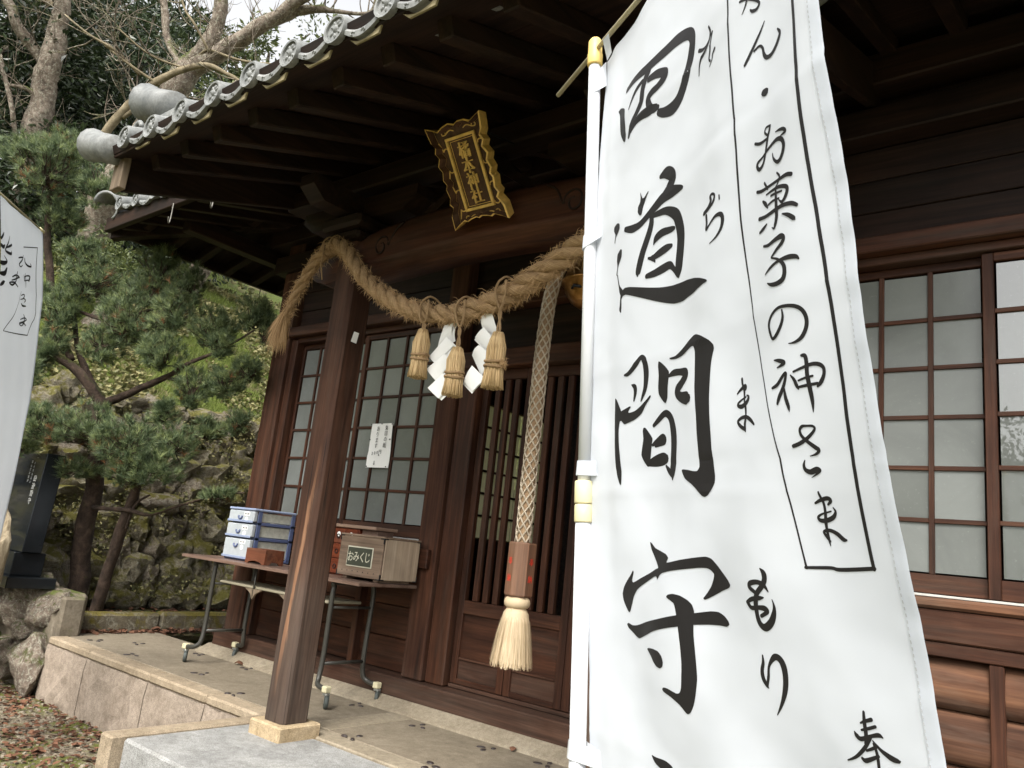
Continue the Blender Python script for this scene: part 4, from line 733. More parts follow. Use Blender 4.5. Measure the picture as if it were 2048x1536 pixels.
# verge tile and descending ridge with its end tile
def barrel(name, o, d, r, L, mat, parent, flare=0.0, a0=-30, a1=210, thick=0.016):
    d = Vector(d).normalized(); side = d.cross(Vector((0, 0, 1))).normalized(); upv = side.cross(d).normalized(); v = []; N = 14
    st = [(0, r+flare), (0.03, r+flare*0.5), (0.09, r), (L, r)]
    for inner in (0, 1):
        for s, rr in st:
            for k in range(N+1):
                a = R(a0+(a1-a0)*k/N); q = rr-(thick if inner else 0); v.append(Vector(o)+d*s+side*q*math.cos(a)+upv*q*math.sin(a))
    n1 = N+1; m = len(st)*n1; f = []
    for i in range(len(st)-1):
        for k in range(N):
            f.append((i*n1+k, i*n1+k+1, (i+1)*n1+k+1, (i+1)*n1+k)); f.append((m+i*n1+k, m+(i+1)*n1+k, m+(i+1)*n1+k+1, m+i*n1+k+1))
    for k in range(N): f.append((k, m+k, m+k+1, k+1))
    f.append(tuple((len(st)-1)*n1+k for k in range(N+1)))   # closed far end
    for i in range(len(st)-1): f.append((i*n1, (i+1)*n1, m+(i+1)*n1, m+i*n1)); f.append((i*n1+N, m+i*n1+N, m+(i+1)*n1+N, (i+1)*n1+N))
    return mk(name, v, f, mat, parent, True)
barrel('verge_tile', (-4.40, 1.50, 2.955), (1, 0.12, -0.32), 0.078, 0.27, TILE, proof, 0.014, -150, 190, 0.02)
for k in range(1, 5): barrel('verge_tile', (-4.24, 1.46+0.36*k, 2.91+0.14*k), (0, 1, 0.40), 0.115, 0.4, TILE, proof, 0.008, -75, 150, 0.02)
barrel('ridge_end_tile', (-4.46, 1.75, 3.37), (1, 0.1, -0.36), 0.095, 0.33, TILE, proof, 0.02, -160, 200, 0.022)
for k in range(1, 4): barrel('ridge_tile', (-4.12-0.02*k, 1.62+0.36*k, 3.19+0.14*k), (-0.1, 1, 0.38), 0.085, 0.4, TILE, proof, 0.01)
obox('ridge_course', Vector((-4.2, 1.70, 3.02)), Vector((0.2, 0, 0)), Vector((-0.1, 1.5, 0.56)), Vector((0, 0, 0.16)), TILE, proof, 0.01)
tubeo('ridge_scroll', [( -4.14+0.05*math.cos(t)*(1-t/8), 1.60, 3.03+0.05*math.sin(t)*(1-t/8)) for t in [k*0.5 for k in range(12)]], 0.014, TILE, proof, 8)

# hall roof: front eave (behind the porch) and left side eave
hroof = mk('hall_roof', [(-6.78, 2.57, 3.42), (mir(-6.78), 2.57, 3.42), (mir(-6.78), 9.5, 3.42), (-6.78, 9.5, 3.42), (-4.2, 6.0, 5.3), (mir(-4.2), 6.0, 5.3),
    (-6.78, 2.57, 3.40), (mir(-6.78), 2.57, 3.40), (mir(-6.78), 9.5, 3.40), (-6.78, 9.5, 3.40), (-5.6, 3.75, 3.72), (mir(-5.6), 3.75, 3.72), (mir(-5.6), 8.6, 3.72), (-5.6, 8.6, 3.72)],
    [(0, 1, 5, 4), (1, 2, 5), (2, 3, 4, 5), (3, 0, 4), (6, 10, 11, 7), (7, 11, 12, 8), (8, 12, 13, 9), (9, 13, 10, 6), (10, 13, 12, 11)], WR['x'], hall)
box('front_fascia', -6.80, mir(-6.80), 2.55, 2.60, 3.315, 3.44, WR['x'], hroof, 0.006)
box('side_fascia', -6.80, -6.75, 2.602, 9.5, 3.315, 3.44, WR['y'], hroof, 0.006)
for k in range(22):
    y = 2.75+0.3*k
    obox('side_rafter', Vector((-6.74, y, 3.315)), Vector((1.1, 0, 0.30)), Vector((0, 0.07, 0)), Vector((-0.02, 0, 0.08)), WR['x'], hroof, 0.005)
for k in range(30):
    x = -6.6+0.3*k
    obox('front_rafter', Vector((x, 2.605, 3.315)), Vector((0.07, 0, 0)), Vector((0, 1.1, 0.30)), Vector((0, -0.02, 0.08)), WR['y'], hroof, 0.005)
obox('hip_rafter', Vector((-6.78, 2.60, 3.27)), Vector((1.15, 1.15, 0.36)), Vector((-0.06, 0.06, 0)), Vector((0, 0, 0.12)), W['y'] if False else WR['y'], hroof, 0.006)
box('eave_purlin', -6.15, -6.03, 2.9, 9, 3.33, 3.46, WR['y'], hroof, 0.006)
for k in range(8):
    inst('eave_tile', ETM, hroof, (-6.52+0.3*k, 2.52, 3.475+(0.03 if k == 0 else 0)))
mb = MB()
for k in range(8):
    for r_ in range(3):
        o = Vector((-6.52+0.3*k, 2.8+0.27*r_, 3.58+0.12*r_)); v, f, _ = tube([o, o+Vector((0, .28, .12))], 0.055, 8); mb.add(v, f)
o_ = mb.build('tile_field', TILE, hroof, True); o_['kind'] = 'stuff'
barrel('verge_tile', (-6.70, 2.48, 3.50), (-0.5, 1, 0.35), 0.11, 0.4, TILE, hroof, 0.02, -60, 160, 0.02)
for k in range(1, 12): barrel('verge_tile', (-6.84, 2.6+0.3*k, 3.47), (1, 0, 0.3), 0.06, 0.3, TILE, hroof, 0.01, -30, 210, 0.012)
obox('ridge_course', Vector((-6.45, 2.75, 3.62)), Vector((0.9, 1.0, 0.5)), Vector((-0.1, 0.1, 0)), Vector((0, 0, 0.12)), TILE, hroof, 0.01)
# gutter hooks under the hall eave
for i, (x, y, z) in enumerate(((-5.02, 2.54, 3.18), (-5.61, 2.54, 3.18), (-6.80, 3.06, 3.2), (-6.80, 4.1, 3.2))):
    pts = [(x, y, z+0.14), (x+0.003, y, z+0.05), (x+0.008, y-0.004, z), (x+0.03, y-0.02, z-0.035), (x+0.06, y-0.04, z-0.03), (x+0.075, y-0.05, z-0.005)]
    tubeo('gutter_hook', catmull(pts, 4), 0.005, HOOKM, hroof, 6)
# ------------------------------------------------------------------ banners
def interp(t, xs_, ys_):
    if t <= xs_[0]: return ys_[0]
    for a, b_, c, d in zip(xs_, xs_[1:], ys_, ys_[1:]):
        if t <= b_: return c+(d-c)*(t-a)/(b_-a)
    return ys_[-1]
FZ = [.2, .608, .761, .929, 1.125, 1.326, 1.559, 1.751, 1.904, 1.96]
FA = [8, 7.0, 6.0, 4.2, 1.6, -1.4, -4.1, -5.6, -6.3, -6.6]
FX = [-.65, -.672, -.681, -.695, -.707, -.717, -.728, -.733, -.733, -.735]
FY = [1.12, 1.108, 1.1, 1.089, 1.079, 1.072, 1.063, 1.059, 1.059, 1.057]
def flag_base(u, v):
    z = 1.93-v; a = R(interp(z, FZ, FA))
    D = Vector((-.866*math.cos(a)-.499*math.sin(a), .499*math.cos(a)-.866*math.sin(a), 0))
    return Vector((interp(z, FZ, FX), interp(z, FZ, FY), z))-D*u, Vector((D.y, -D.x, 0))*-1.0
def flag_wr(u, v):
    k = min(1.0, u/0.12)
    w = 0.0045*k*math.sin(9*u+5.2*v+0.6*math.sin(7*v))*(0.4+0.6*min(1, v/0.8)) + 0.0030*k*math.sin(31*u+8*v+1.3*math.sin(4*v+9*u))
    w += 0.003*math.exp(-((u-0.045-0.02*math.sin(2.3*v))/0.02)**2)*math.sin(5*v+1)
    w += 0.0045*k*max(0, min(1, (v-0.62)/0.3))*math.sin(24*(u-0.42*v)+0.5+1.2*math.sin(3.5*v))*(0.6+0.5*noise.noise(Vector((u*3, v*2, 9))))
    w += 0.0028*noise.noise(Vector((u*9, v*9, 1)))+0.0007*noise.noise(Vector((u*30, v*30, 4)))
    w += 0.00045*math.exp(-((u-0.592)/0.016)**2)*(math.sin(95*v+2*math.sin(13*v))+0.5*math.sin(210*v))
    for v0, s in ((0.21, 1), (0.36, -1), (0.60, 1), (0.765, -1), (0.80, 1), (1.16, 1)):
        vv = v0+0.006*math.sin(9*u+v0*20)
        w += s*0.0013*math.exp(-abs(v-vv)/0.005)*(0.5+0.5*noise.noise(Vector((u*8, v0*40, 0)))+0.2)
    return w
def flag_pt(u, v, off=0.0):
    p, n_ = flag_base(u, v)
    return p + n_*(flag_wr(u, v)+off)
def flag2_base(u, v):
    z = 2.70-v
    E = Vector((interp(z, [-.3, .753, 1.328, 1.647, 2.28, 2.701], [-5.9, -5.735, -5.607, -5.541, -5.447, -5.425]), interp(z, [-.3, .753, 1.328, 1.647, 2.28, 2.701], [2.0, 1.961, 1.908, 1.874, 1.777, 1.677]), z))
    return E - Vector((-0.7377, 0.6751, 0))*u
def flag2_pt(u, v, off=0.0):
    p = flag2_base(u, v); n_ = Vector((0.6751, 0.7377, 0))
    w = 0.006*math.sin(12*u+6*v)*min(1, u/0.1)+0.002*math.sin(40*u+9*v)+0.0015*math.exp(-abs(v-0.52)/0.008)+0.0015*math.exp(-abs(v-.95)/.008)
    return p+n_*(w+off)
def cloth(name, fn, u0, u1, v0, v1, nu, nv, parent, off=0.0, mat=None):
    v = [fn(u0+(u1-u0)*i/nu, v0+(v1-v0)*j/nv, off) for j in range(nv+1) for i in range(nu+1)]
    f = [(j*(nu+1)+i, j*(nu+1)+i+1, (j+1)*(nu+1)+i+1, (j+1)*(nu+1)+i) for j in range(nv) for i in range(nu)]
    return mk(name, v, f, mat or CLOTH, parent, True)
def ribbon_poly(pts, n=5):
    """variable width brush stroke -> outline polygon in uv"""
    c = catmull([(p[0], p[1], p[2]) for p in pts], n+4); L = []; Rr = []
    for i, p in enumerate(c):
        a, b_ = c[max(i-1, 0)], c[min(i+1, len(c)-1)]; t = Vector((b_.x-a.x, b_.y-a.y)); 
        if t.length < 1e-7: t = Vector((1, 0))
        t.normalize(); w = max(p.z, 0.0004)/2; L.append((p.x-t.y*w, p.y+t.x*w)); Rr.append((p.x+t.y*w, p.y-t.x*w))
    return c, L, Rr
def disc(cx, cy, r, n=8): return [(cx+r*math.cos(2*math.pi*k/n), cy+r*math.sin(2*math.pi*k/n)) for k in range(n)]
def ink(name, strokes, glyphs, fn, parent, off, grid=0.02):
    bm = bmesh.new(); zi = 0
    for s in strokes:
        p = [(s[i]/1e4, s[i+1]/1e4, s[i+2]/1e4) for i in range(0, len(s), 3)]
        c, L, Rr = ribbon_poly(p); zi += 1; z = zi*2e-6
        vl = [bm.verts.new((a, b_, z)) for a, b_ in L]; vr = [bm.verts.new((a, b_, z)) for a, b_ in Rr]
        for i in range(len(vl)-1): bm.faces.new((vl[i], vr[i], vr[i+1], vl[i+1]))
        for e in (c[0], c[-1]):
            if e.z > 0.0008: bm.faces.new([bm.verts.new((a, b_, z+1e-6)) for a, b_ in disc(e.x, e.y, e.z/2)])
    for g in glyphs:
        p = [(g[i]/1e4, g[i+1]/1e4, 0) for i in range(0, len(g), 2)]; zi += 1
        q = p+[p[0]]; sm = []
        P = [Vector(x) for x in p]; n = len(P)
        for i in range(n):
            a, b_, c_, d = P[i-1], P[i], P[(i+1) % n], P[(i+2) % n]
            for k in range(3):
                t = k/3; h = 0.5*((2*b_)+(c_-a)*t*0.7+(2*a-5*b_+4*c_-d)*t*t*0.7+(3*b_-a-3*c_+d)*t*t*t*0.7)
                lin = b_.lerp(c_, t); sm.append(lin.lerp(0.5*((2*b_)+(c_-a)*t+(2*a-5*b_+4*c_-d)*t*t+(3*b_-a-3*c_+d)*t**3), 0.6))
        es = []; vv = [bm.verts.new((x.x, x.y, zi*2e-6)) for x in sm]
        for i in range(len(vv)): es.append(bm.edges.new((vv[i], vv[(i+1) % len(vv)])))
        bmesh.ops.triangle_fill(bm, edges=es, use_beauty=True)
    for ax in (0, 1):
        lo = min(v.co[ax] for v in bm.verts); hi = max(v.co[ax] for v in bm.verts); k = lo+grid
        while k < hi:
            co = Vector((0, 0, 0)); co[ax] = k; no = Vector((0, 0, 0)); no[ax] = 1
            bmesh.ops.bisect_plane(bm, geom=bm.verts[:]+bm.edges[:]+bm.faces[:], plane_co=co, plane_no=no); k += grid
    for v in bm.verts: v.co = fn(v.co.x, v.co.y, off+v.co.z)
    me = bpy.data.meshes.new(name); bm.to_mesh(me); bm.free(); me.materials.append(INK)
    return link(bpy.data.objects.new(name, me), parent)
nb = thing('nobori_banner', 'tall white banner with black brush lettering in front of the shrine doors', 'banner', (-0.665, 1.112, GZ))
bn = cloth('banner_cloth', flag_pt, 0, 0.6, 0, 1.72, 70, 210, nb)
cloth('hem', flag_pt, 0.585, 0.6005, 0, 1.72, 2, 210, bn, 0.0012)
mb = MB()
for k in range(290):   # hem stitching
    va = 0.003+k*0.0059; a, b_, c, d = flag_pt(0.5855, va, .0021), flag_pt(0.5868, va, .0021), flag_pt(0.5868, va+0.0030, .0021), flag_pt(0.5855, va+0.0030, .0021); mb.add([a, b_, c, d], [(0, 1, 2, 3)])
mb.build('stitching', plain('stitch_thread', (0.46, 0.47, 0.5), 0.8), bn)['kind'] = 'stuff'
ink('lettering', STROKES, GLYPHS, flag_pt, bn, 0.0004, 0.011)
A = Vector((-.752, 1.043, 1.937)); B = Vector((-.717, 1.071, 1.206)); pdv = (B-A)/(B.z-A.z)
def pole_at(z): return A+pdv*(z-A.z)
tubeo('pole', [pole_at(1.93), pole_at(1.10)], 0.0112, PVC, nb, 16)
tubeo('pole_lower', [pole_at(1.095), pole_at(GZ+0.0)], 0.0132, PVC, nb, 16)
for z0, z1, r_ in ((1.155, 1.118, 0.0158), (1.117, 1.088, 0.0152)):
    tubeo('joint_collar', [pole_at(z0), pole_at(z0-.002), pole_at(z1+.002), pole_at(z1)], [r_*0.93, r_, r_, r_*0.95], CREAM, nb, 18)
tubeo('pole_cap', [pole_at(1.918), pole_at(1.922), pole_at(1.94), pole_at(1.944), pole_at(1.968), pole_at(1.974)], [0.0128, 0.0142, 0.0142, 0.0132, 0.0128, 0.009], YELLOW, nb, 16)
cd = (Vector((-0.594, 0.978, 0))-Vector((-0.929, 1.172, 0))).normalized()
tubeo('crossbar', [pole_at(1.95)-cd*0.165, pole_at(1.95)+cd*0.62], 0.0044, ROD, nb, 10)
for v_, w_, tilt in ((0.36, 0.024, 0.02), (0.755, 0.024, 0.0), (1.185, 0.026, -0.006)):
    z = 1.93-v_; c_ = pole_at(z); rr = 0.0135 if z > 1.12 else 0.0155; e = flag_pt(0.03, v_, 0.003); pts = []
    ex = (Vector((e.x, e.y, 0))-Vector((c_.x, c_.y, 0))).normalized(); ey = Vector((-ex.y, ex.x, 0))
    ring = [(-1.2, 0), ]; 
    ring = [math.pi*(0.5+k/10.0) for k in range(11)]
    path = [e+ey*0.002]+[c_+ex*(rr*math.cos(a))+ey*(rr*math.sin(a)) for a in ring]+[flag_pt(0.034, v_, -0.004)]
    v = [];
    for i, p in enumerate(path):
        dz = tilt*(1 if i in (0, len(path)-1) else 0)
        v += [(p.x, p.y, z+w_/2+dz), (p.x, p.y, z-w_/2+dz)]
    mk('strap', v, [(2*i, 2*i+1, 2*i+3, 2*i+2) for i in range(len(path)-1)], PVC if v_ > 1 else CLOTH, nb, True)
# cloth loops at the top corner, round pole and crossbar
t0 = flag_pt(0.02, 0.02, 0.001); pc = pole_at(1.875)
for a_, b_ in (((pole_at(1.90), pole_at(1.862)), (flag_pt(0.0, 0.0, .002), flag_pt(0.01, 0.055, .002))), ((pole_at(1.95)+cd*0.030, pole_at(1.95)+cd*0.052), (flag_pt(0.004, 0.0, .002), flag_pt(0.03, 0.0, .002)))):
    camv = Vector((0.4, -0.6, -0.3)).normalized()*0.0135
    v = [a_[0]-camv*0.8, a_[1]-camv*0.8, a_[0]+camv, a_[1]+camv, b_[0], b_[1]]
    mk('strap', v, [(0, 1, 3, 2), (2, 3, 5, 4)], CLOTH, nb, True)
nb2 = thing('nobori_banner', 'white lettered banner hanging at the left edge before the pine', 'banner', (-4.97, 1.27, GZ))
b2 = cloth('banner_cloth', flag2_pt, 0, 0.57, 0, 2.4, 40, 120, nb2)
cloth('hem', flag2_pt, -0.001, 0.014, 0, 2.4, 2, 120, b2, 0.002)
ink('lettering', STROKES2, [], flag2_pt, b2, 0.0022, 0.04)
d2 = Vector((-0.7377, 0.6751, 0)); e2 = Vector((-5.43, 1.672, 2.715))
tubeo('crossbar', [e2+d2*0.01, e2-d2*0.75], 0.006, ROD, nb2, 8)
tubeo('crossbar_cap', [e2+d2*0.03, e2-d2*0.03], 0.010, CREAM, nb2, 10)
pp = e2-d2*0.62; tubeo('pole', [(pp.x, pp.y, 2.76), (pp.x, pp.y, GZ)], 0.013, PVC, nb2, 12)

# ------------------------------------------------------------------ sacred rope, tassels, paper streamers
rope = thing('sacred_rope', 'thick twisted straw rope sagging between the porch posts', 'rope', (-2.56, 2.55, 2.1))
rp = [(-3.895, 2.53, 2.2), (-3.87, 2.54, 2.28), (-3.80, 2.55, 2.43), (-3.69, 2.56, 2.575), (-3.57, 2.565, 2.635), (-3.44, 2.55, 2.585), (-3.25, 2.55, 2.40), (-3.05, 2.55, 2.265), (-2.886, 2.55, 2.185), (-2.733, 2.55, 2.135), (-2.508, 2.55, 2.10), (-2.368, 2.55, 2.118), (-2.25, 2.55, 2.14), (-2.138, 2.55, 2.178), (-2.045, 2.55, 2.222), (-1.955, 2.55, 2.268), (-1.817, 2.55, 2.335), (-1.70, 2.56, 2.385), (-1.6, 2.565, 2.41), (-1.5, 2.56, 2.3), (-1.44, 2.55, 2.1)]
core = catmull(rp, 10); n = len(core); S_ = [0.0]
for i in range(1, n): S_.append(S_[-1]+(core[i]-core[i-1]).length)
def rad_at(s):
    t = s/S_[-1]; return interp(t, [0, 0.08, 0.14, 0.2, 0.45, 0.7, 0.9, 1.0], [0.02, 0.03, 0.036, 0.040, 0.046, 0.050, 0.046, 0.03])
fr_ = []; nrm = Vector((0, 1, 0))
for i in range(n):
    t = (core[min(i+1, n-1)]-core[max(i-1, 0)]).normalized(); nrm = (nrm-t*nrm.dot(t)).normalized(); fr_.append((t, nrm.copy(), t.cross(nrm)))
for k in range(3):
    pts = []; rads = []
    for i in range(n):
        a = 2*math.pi*k/3 + S_[i]*21.0; rr = rad_at(S_[i]); wob = 1+0.12*noise.noise(Vector((S_[i]*14, k*7, 0)))
        pts.append(core[i]+(fr_[i][1]*math.cos(a)+fr_[i][2]*math.sin(a))*rr*0.52*wob); rads.append(rr*0.56*wob)
    v, f, uv = tube(pts, rads, 12, True, 30.0); v2 = []
    for j, p in enumerate(v): v2.append(p+Vector((noise.noise(p*60), noise.noise(p*60+Vector((9, 0, 0))), noise.noise(p*60+Vector((0, 9, 0)))))*0.003)
    mk('strand', v2, f, ROPE, rope, True, uv)
def fibres(name, gen, cnt, mat, parent, w=0.0012):
    mb = MB()
    for i in range(cnt):
        p0, p1, p2 = gen(i); d = (p2-p0)
        s = d.cross(Vector((0.5, -0.75, 0.2))); s = s.normalized()*w if s.length > 1e-6 else Vector((w, 0, 0))
        s2 = s.cross(d); s2 = s2.normalized()*w if s2.length > 1e-6 else s
        mb.add([p0-s, p0+s, p1+s, p1-s, p2], [(0, 1, 2, 3), (3, 2, 4)])
    o = mb.build(name, mat, parent); return o
rnd = random.Random(21)
def rf(i):
    t = rnd.random()**1.15*0.97; k = min(n-1, int(t*n)); a = rnd.uniform(0, 6.283); rr = rad_at(S_[k])
    d = fr_[k][1]*math.cos(a)+fr_[k][2]*math.sin(a); al = fr_[k][0]*rnd.choice((-1, 1))
    p0 = core[k]+d*rr*0.95; L = rnd.uniform(0.012, 0.04)*(1.7 if rnd.random() < 0.12 else 1)
    dr = (d*rnd.uniform(0.25, 1.0)+al*rnd.uniform(0.3, 1.2)+Vector((0, 0, rnd.uniform(-.35, .1)))).normalized()
    return p0, p0+dr*L*0.6, p0+dr*L+Vector((0, 0, -L*0.25))
fz = fibres('loose_fibre', rf, 4800, STRAWD, rope, 0.0009); fz['kind'] = 'stuff'
def bf(i):
    a = rnd.uniform(0, 6.283); q = rnd.random()**0.5*0.022
    p0 = Vector((-3.89, 2.53, 2.25))+Vector((math.cos(a), math.sin(a), 0))*q
    L = rnd.uniform(0.12, 0.25)*(1.15-q*8); sp = rnd.uniform(0.6, 1.5)
    p1 = p0+Vector((-0.02+math.cos(a)*q*sp, math.sin(a)*q*sp, -L*0.5)); p2 = p0+Vector((-0.035+math.cos(a)*q*sp*2.0+rnd.gauss(0, .008), math.sin(a)*q*sp*2, -L))
    return p0, p1, p2
o_ = fibres('frayed_end', bf, 420, STRAWD, rope, 0.0014); o_['kind'] = 'stuff'
for s_ in (-3.60, -3.54): tubeo('tie_cord', catmull([(s_+0.054*math.cos(a)*0.3, 2.565+0.056*math.sin(a), 2.632+0.056*math.cos(a)) for a in [k*0.65 for k in range(11)]], 3), 0.004, ROPE, rope, 6)
tubeo('tie_cord', [(-3.575, 2.508, 2.62), (-3.572, 2.50, 2.5), (-3.56, 2.515, 2.41)], 0.004, ROPE, rope, 6)
def straw_tassel(x, ztop, zt, zb, r_, label, cuts):
    t = thing('straw_tassel', label, 'tassel', (x, 2.505, zb), 'straw tassels on the rope'); rn = random.Random(int(x*-1000))
    y = 2.505
    for sgn in (-1, 1):
        tubeo('hanging_cord', catmull([(x+sgn*0.02, y-0.012, ztop+0.085), (x+sgn*0.03, y-0.018, ztop+0.04), (x+sgn*0.016, y-0.008, ztop-0.02), (x-sgn*0.006, y-0.002, (ztop+zt)/2+0.01), (x+sgn*0.008, y, zt+0.02), (x-sgn*.004, y, zt-0.03)], 4), 0.0055, ROPE, t, 7)
    tubeo('hanging_cord', catmull([(x-0.02, y-0.012, ztop+0.085), (x-0.005, y+0.02, ztop+0.115), (x+0.01, y+0.07, ztop+0.10), (x+.02, y+.095, ztop+.05)], 4), 0.0055, ROPE, t, 7)
    for q in range(2):
        yk = zb+(zt-zb)*0.42+0.011*(q-0.5)*2
        tubeo('binding_cord', catmull([(x+r_*0.98*math.cos(a), y+r_*0.98*math.sin(a), yk+0.004*math.sin(2*a+q)) for a in [k*0.5236 for k in range(13)]], 3), 0.0065, ROPE, t, 7)
    cf = Vector((x+r_, y-0.01, zb+(zt-zb)*0.42))
    o = fibres('binding_fray', lambda i: (cf+Vector((rn.gauss(0, .004), rn.gauss(0, .006), rn.gauss(0, .006))), cf+Vector((cuts*rn.uniform(.008, .02), rn.gauss(0, .012), rn.gauss(0, .012))), cf+Vector((cuts*rn.uniform(.015, .035), rn.gauss(0, .015), rn.gauss(0, .016)))), 60, STRAWD, t, 0.0009); o['kind'] = 'stuff'
    def pr_(s):   # radius profile from top 0 to bottom 1
        return interp(s, [0, 0.06, 0.2, 0.45, 0.58, 0.66, 1.0], [0.55*r_, 0.8*r_, 0.98*r_, 0.95*r_, 0.86*r_, 0.9*r_, 1.12*r_])
    mb = MB()
    for i in range(190):
        a = rn.uniform(0, 6.283); q = rn.random()**0.28; zz = zb+rn.uniform(0, 0.012)+(1-q)*-0.004; pts = []
        zt_ = zt - rn.uniform(0, .018) + (1-q)*0.012
        for k in range(5):
            s = k/4; rr = pr_(s)*q; pts.append(Vector((x+rr*math.cos(a+0.05*s), y+rr*math.sin(a+.05*s), zt_+(zz-zt_)*s))+Vector((rn.gauss(0, .0008), rn.gauss(0, .0008), 0)))
        v, f, _ = tube(pts, 0.0026, 4); mb.add(v, f)
    o = mb.build('straw_bundle', STRAWL, t, True); o['kind'] = 'stuff'
    core_v, core_f = lathe([(pr_(1-k/8)*0.9, zb+0.006+(zt-0.01-zb)*k/8) for k in range(9)], 12, (x, y, 0)); mk('bundle_core', core_v, core_f, STRAWL, t, True)
straw_tassel(-2.668, 2.085, 2.025, 1.785, 0.041, 'straw tassel at the left of the hanging trio', -1)
straw_tassel(-2.425, 2.055, 1.915, 1.685, 0.043, 'straw tassel hanging lowest between the two paper streamers', -1)
straw_tassel(-2.19, 2.12, 1.965, 1.71, 0.045, 'straw tassel at the right of the hanging trio', 1)
def shide(x, ztop, label, mirror=1, seed=1):
    t = thing('paper_streamer', label, 'paper streamer', (x, 2.50, ztop-0.42), 'zigzag paper streamers on the rope'); rn = random.Random(seed)
    y = 2.56
    def leaf(pts, yy, crv=0.01):
        n = 6; a, b_, c, d = [Vector((p[0], 0, p[1])) for p in pts]; v = []
        for j in range(n+1):
            for i in range(5):
                s, u = j/n, i/4; p = a.lerp(b_, u).lerp(d.lerp(c, u), s); v.append((x+mirror*p.x*1.22, yy-crv*math.sin(math.pi*s)*(0.5+u*0.5)+0.012*s*crv/0.01, ztop+p.z))
        f = [(j*5+i, j*5+i+1, (j+1)*5+i+1, (j+1)*5+i) for j in range(n) for i in range(4)]
        mk('paper_fold', v, f, PAPER, t, True)
    for dx_, dz_, dy_ in ((0, 0, 0), (0.010, -0.008, 0.010)):   # two plies of folded paper
        def lf(pts, yy, crv): leaf([(a+dx_, b_+dz_) for a, b_ in pts], yy+dy_, crv)
        lf([(-0.014, 0.0), (0.030, -0.018), (0.014, -0.098), (-0.063, -0.142)], y, 0.014)
        lf([(-0.080, -0.185), (0.004, -0.094), (0.046, -0.136), (-0.042, -0.222)], y-0.012, 0.005)
        lf([(-0.078, -0.248), (0.012, -0.180), (0.044, -0.212), (-0.016, -0.316)], y-0.020, 0.007)
        lf([(-0.048, -0.345), (0.026, -0.278), (0.064, -0.350), (0.012, -0.398)], y-0.030, 0.006)
shide(-2.555, 2.085, 'zigzag white paper streamer between the left and lowest straw tassels', 1, 1)
shide(-2.315, 2.11, 'zigzag white paper streamer between the lowest and right straw tassels', -1, 5)

# ------------------------------------------------------------------ bell and bell rope
bell = thing('shrine_bell', 'round brass bell hanging behind the straw rope beside the pole', 'bell', (-2.02, 2.98, 2.2))
v, f = lathe([(0.001, -0.13), (0.05, -0.122), (0.09, -0.095), (0.118, -0.05), (0.128, -0.012), (0.14, -0.008), (0.14, 0.008), (0.128, 0.012), (0.12, 0.045), (0.095, 0.09), (0.05, 0.118), (0.02, 0.126), (0.02, 0.15)], 28, (-2.05, 2.98, 2.335)); mk('bell_body', v, f, BRASS, bell, True)
tubeo('bell_slot', [(-2.17, 2.965, 2.285), (-2.05, 2.845, 2.285), (-1.93, 2.965, 2.285)], 0.008, IRON, bell, 8)
tubeo('hanger', [(-2.05, 2.98, 2.47), (-2.05, 2.98, 3.0)], 0.012, IRON, bell, 8)
br = thing('bell_rope', 'netted hemp bell rope with wooden grip and pale flax tassel', 'rope', (-2.225, 2.88, 0.53))
bpts = catmull([(-2.09, 2.93, 2.62), (-2.13, 2.90, 2.52), (-2.185, 2.885, 2.36), (-2.213, 2.88, 2.22), (-2.224, 2.88, 1.98), (-2.226, 2.88, 1.6), (-2.226, 2.88, 1.22), (-2.226, 2.88, 1.07)], 12)
brd = [0.029+0.004*min(1, max(0, (2.4-p.z)/0.5)) for p in bpts]
tubeo('rope_core', bpts, [r_*0.9 for r_ in brd], CORD, br, 14)
SS = [0]; 
for i in range(1, len(bpts)): SS.append(SS[-1]+(bpts[i]-bpts[i-1]).length)
def bat(s):
    for i in range(len(SS)-1):
        if s <= SS[i+1]:
            t = (s-SS[i])/(SS[i+1]-SS[i]); return bpts[i].lerp(bpts[i+1], t), brd[i]+(brd[i+1]-brd[i])*t
    return bpts[-1], brd[-1]
for k in range(6):
    for sg in (-1, 1):
        pts = []
        for j in range(150):
            s = SS[-1]*j/149; c_, rr = bat(s); a = 2*math.pi*k/6+sg*s*19.0; rr *= 1.0+0.045*math.sin(s*19*6+k)*sg*0.5+0.03
            pts.append((c_.x+rr*math.cos(a), c_.y+rr*math.sin(a), c_.z))
        tubeo('net_cord', pts, 0.0042, CORDL, br, 5)
v, f = lathe([(0.058, 0.835), (0.063, 0.842), (0.063, 1.068), (0.058, 1.075)], 6); ca_, sa_ = math.cos(R(-25)), math.sin(R(-25)); gr = mk('wooden_grip', [(-2.222+x_*ca_-y_*sa_, 2.88+x_*sa_+y_*ca_, z_) for x_, y_, z_ in v], f, GRIP, br)
# red votive characters on the two grip faces turned to the front
for fa, (chs) in ((-120, '奉納'), (0, '奉納')):
    ang = R(fa); apo = 0.063*math.cos(R(30))+0.0006
    nrm_ = Vector((math.cos(R(fa+0)), math.sin(R(fa+0)), 0)) if fa else Vector((math.cos(R(-60)), math.sin(R(-60)), 0))
    nrm_ = Vector((math.cos(R(-115)), math.sin(R(-115)), 0)) if fa else Vector((math.cos(R(5)), math.sin(R(5)), 0))
    tx = Vector((0, 0, 1)).cross(nrm_)*1.0; tx = Vector((-nrm_.y, nrm_.x, 0))
    M_ = Matrix(((tx.x, -nrm_.x, 0, -2.222+nrm_.x*apo), (tx.y, -nrm_.y, 0, 2.88+nrm_.y*apo), (0, 0, 1, 0), (0, 0, 0, 1)))
    lettering('red_characters', [('奉', 0, 0.99, 0.036), ('納', 0, 0.915, 0.036)], M_, RED, gr, 0.0004)
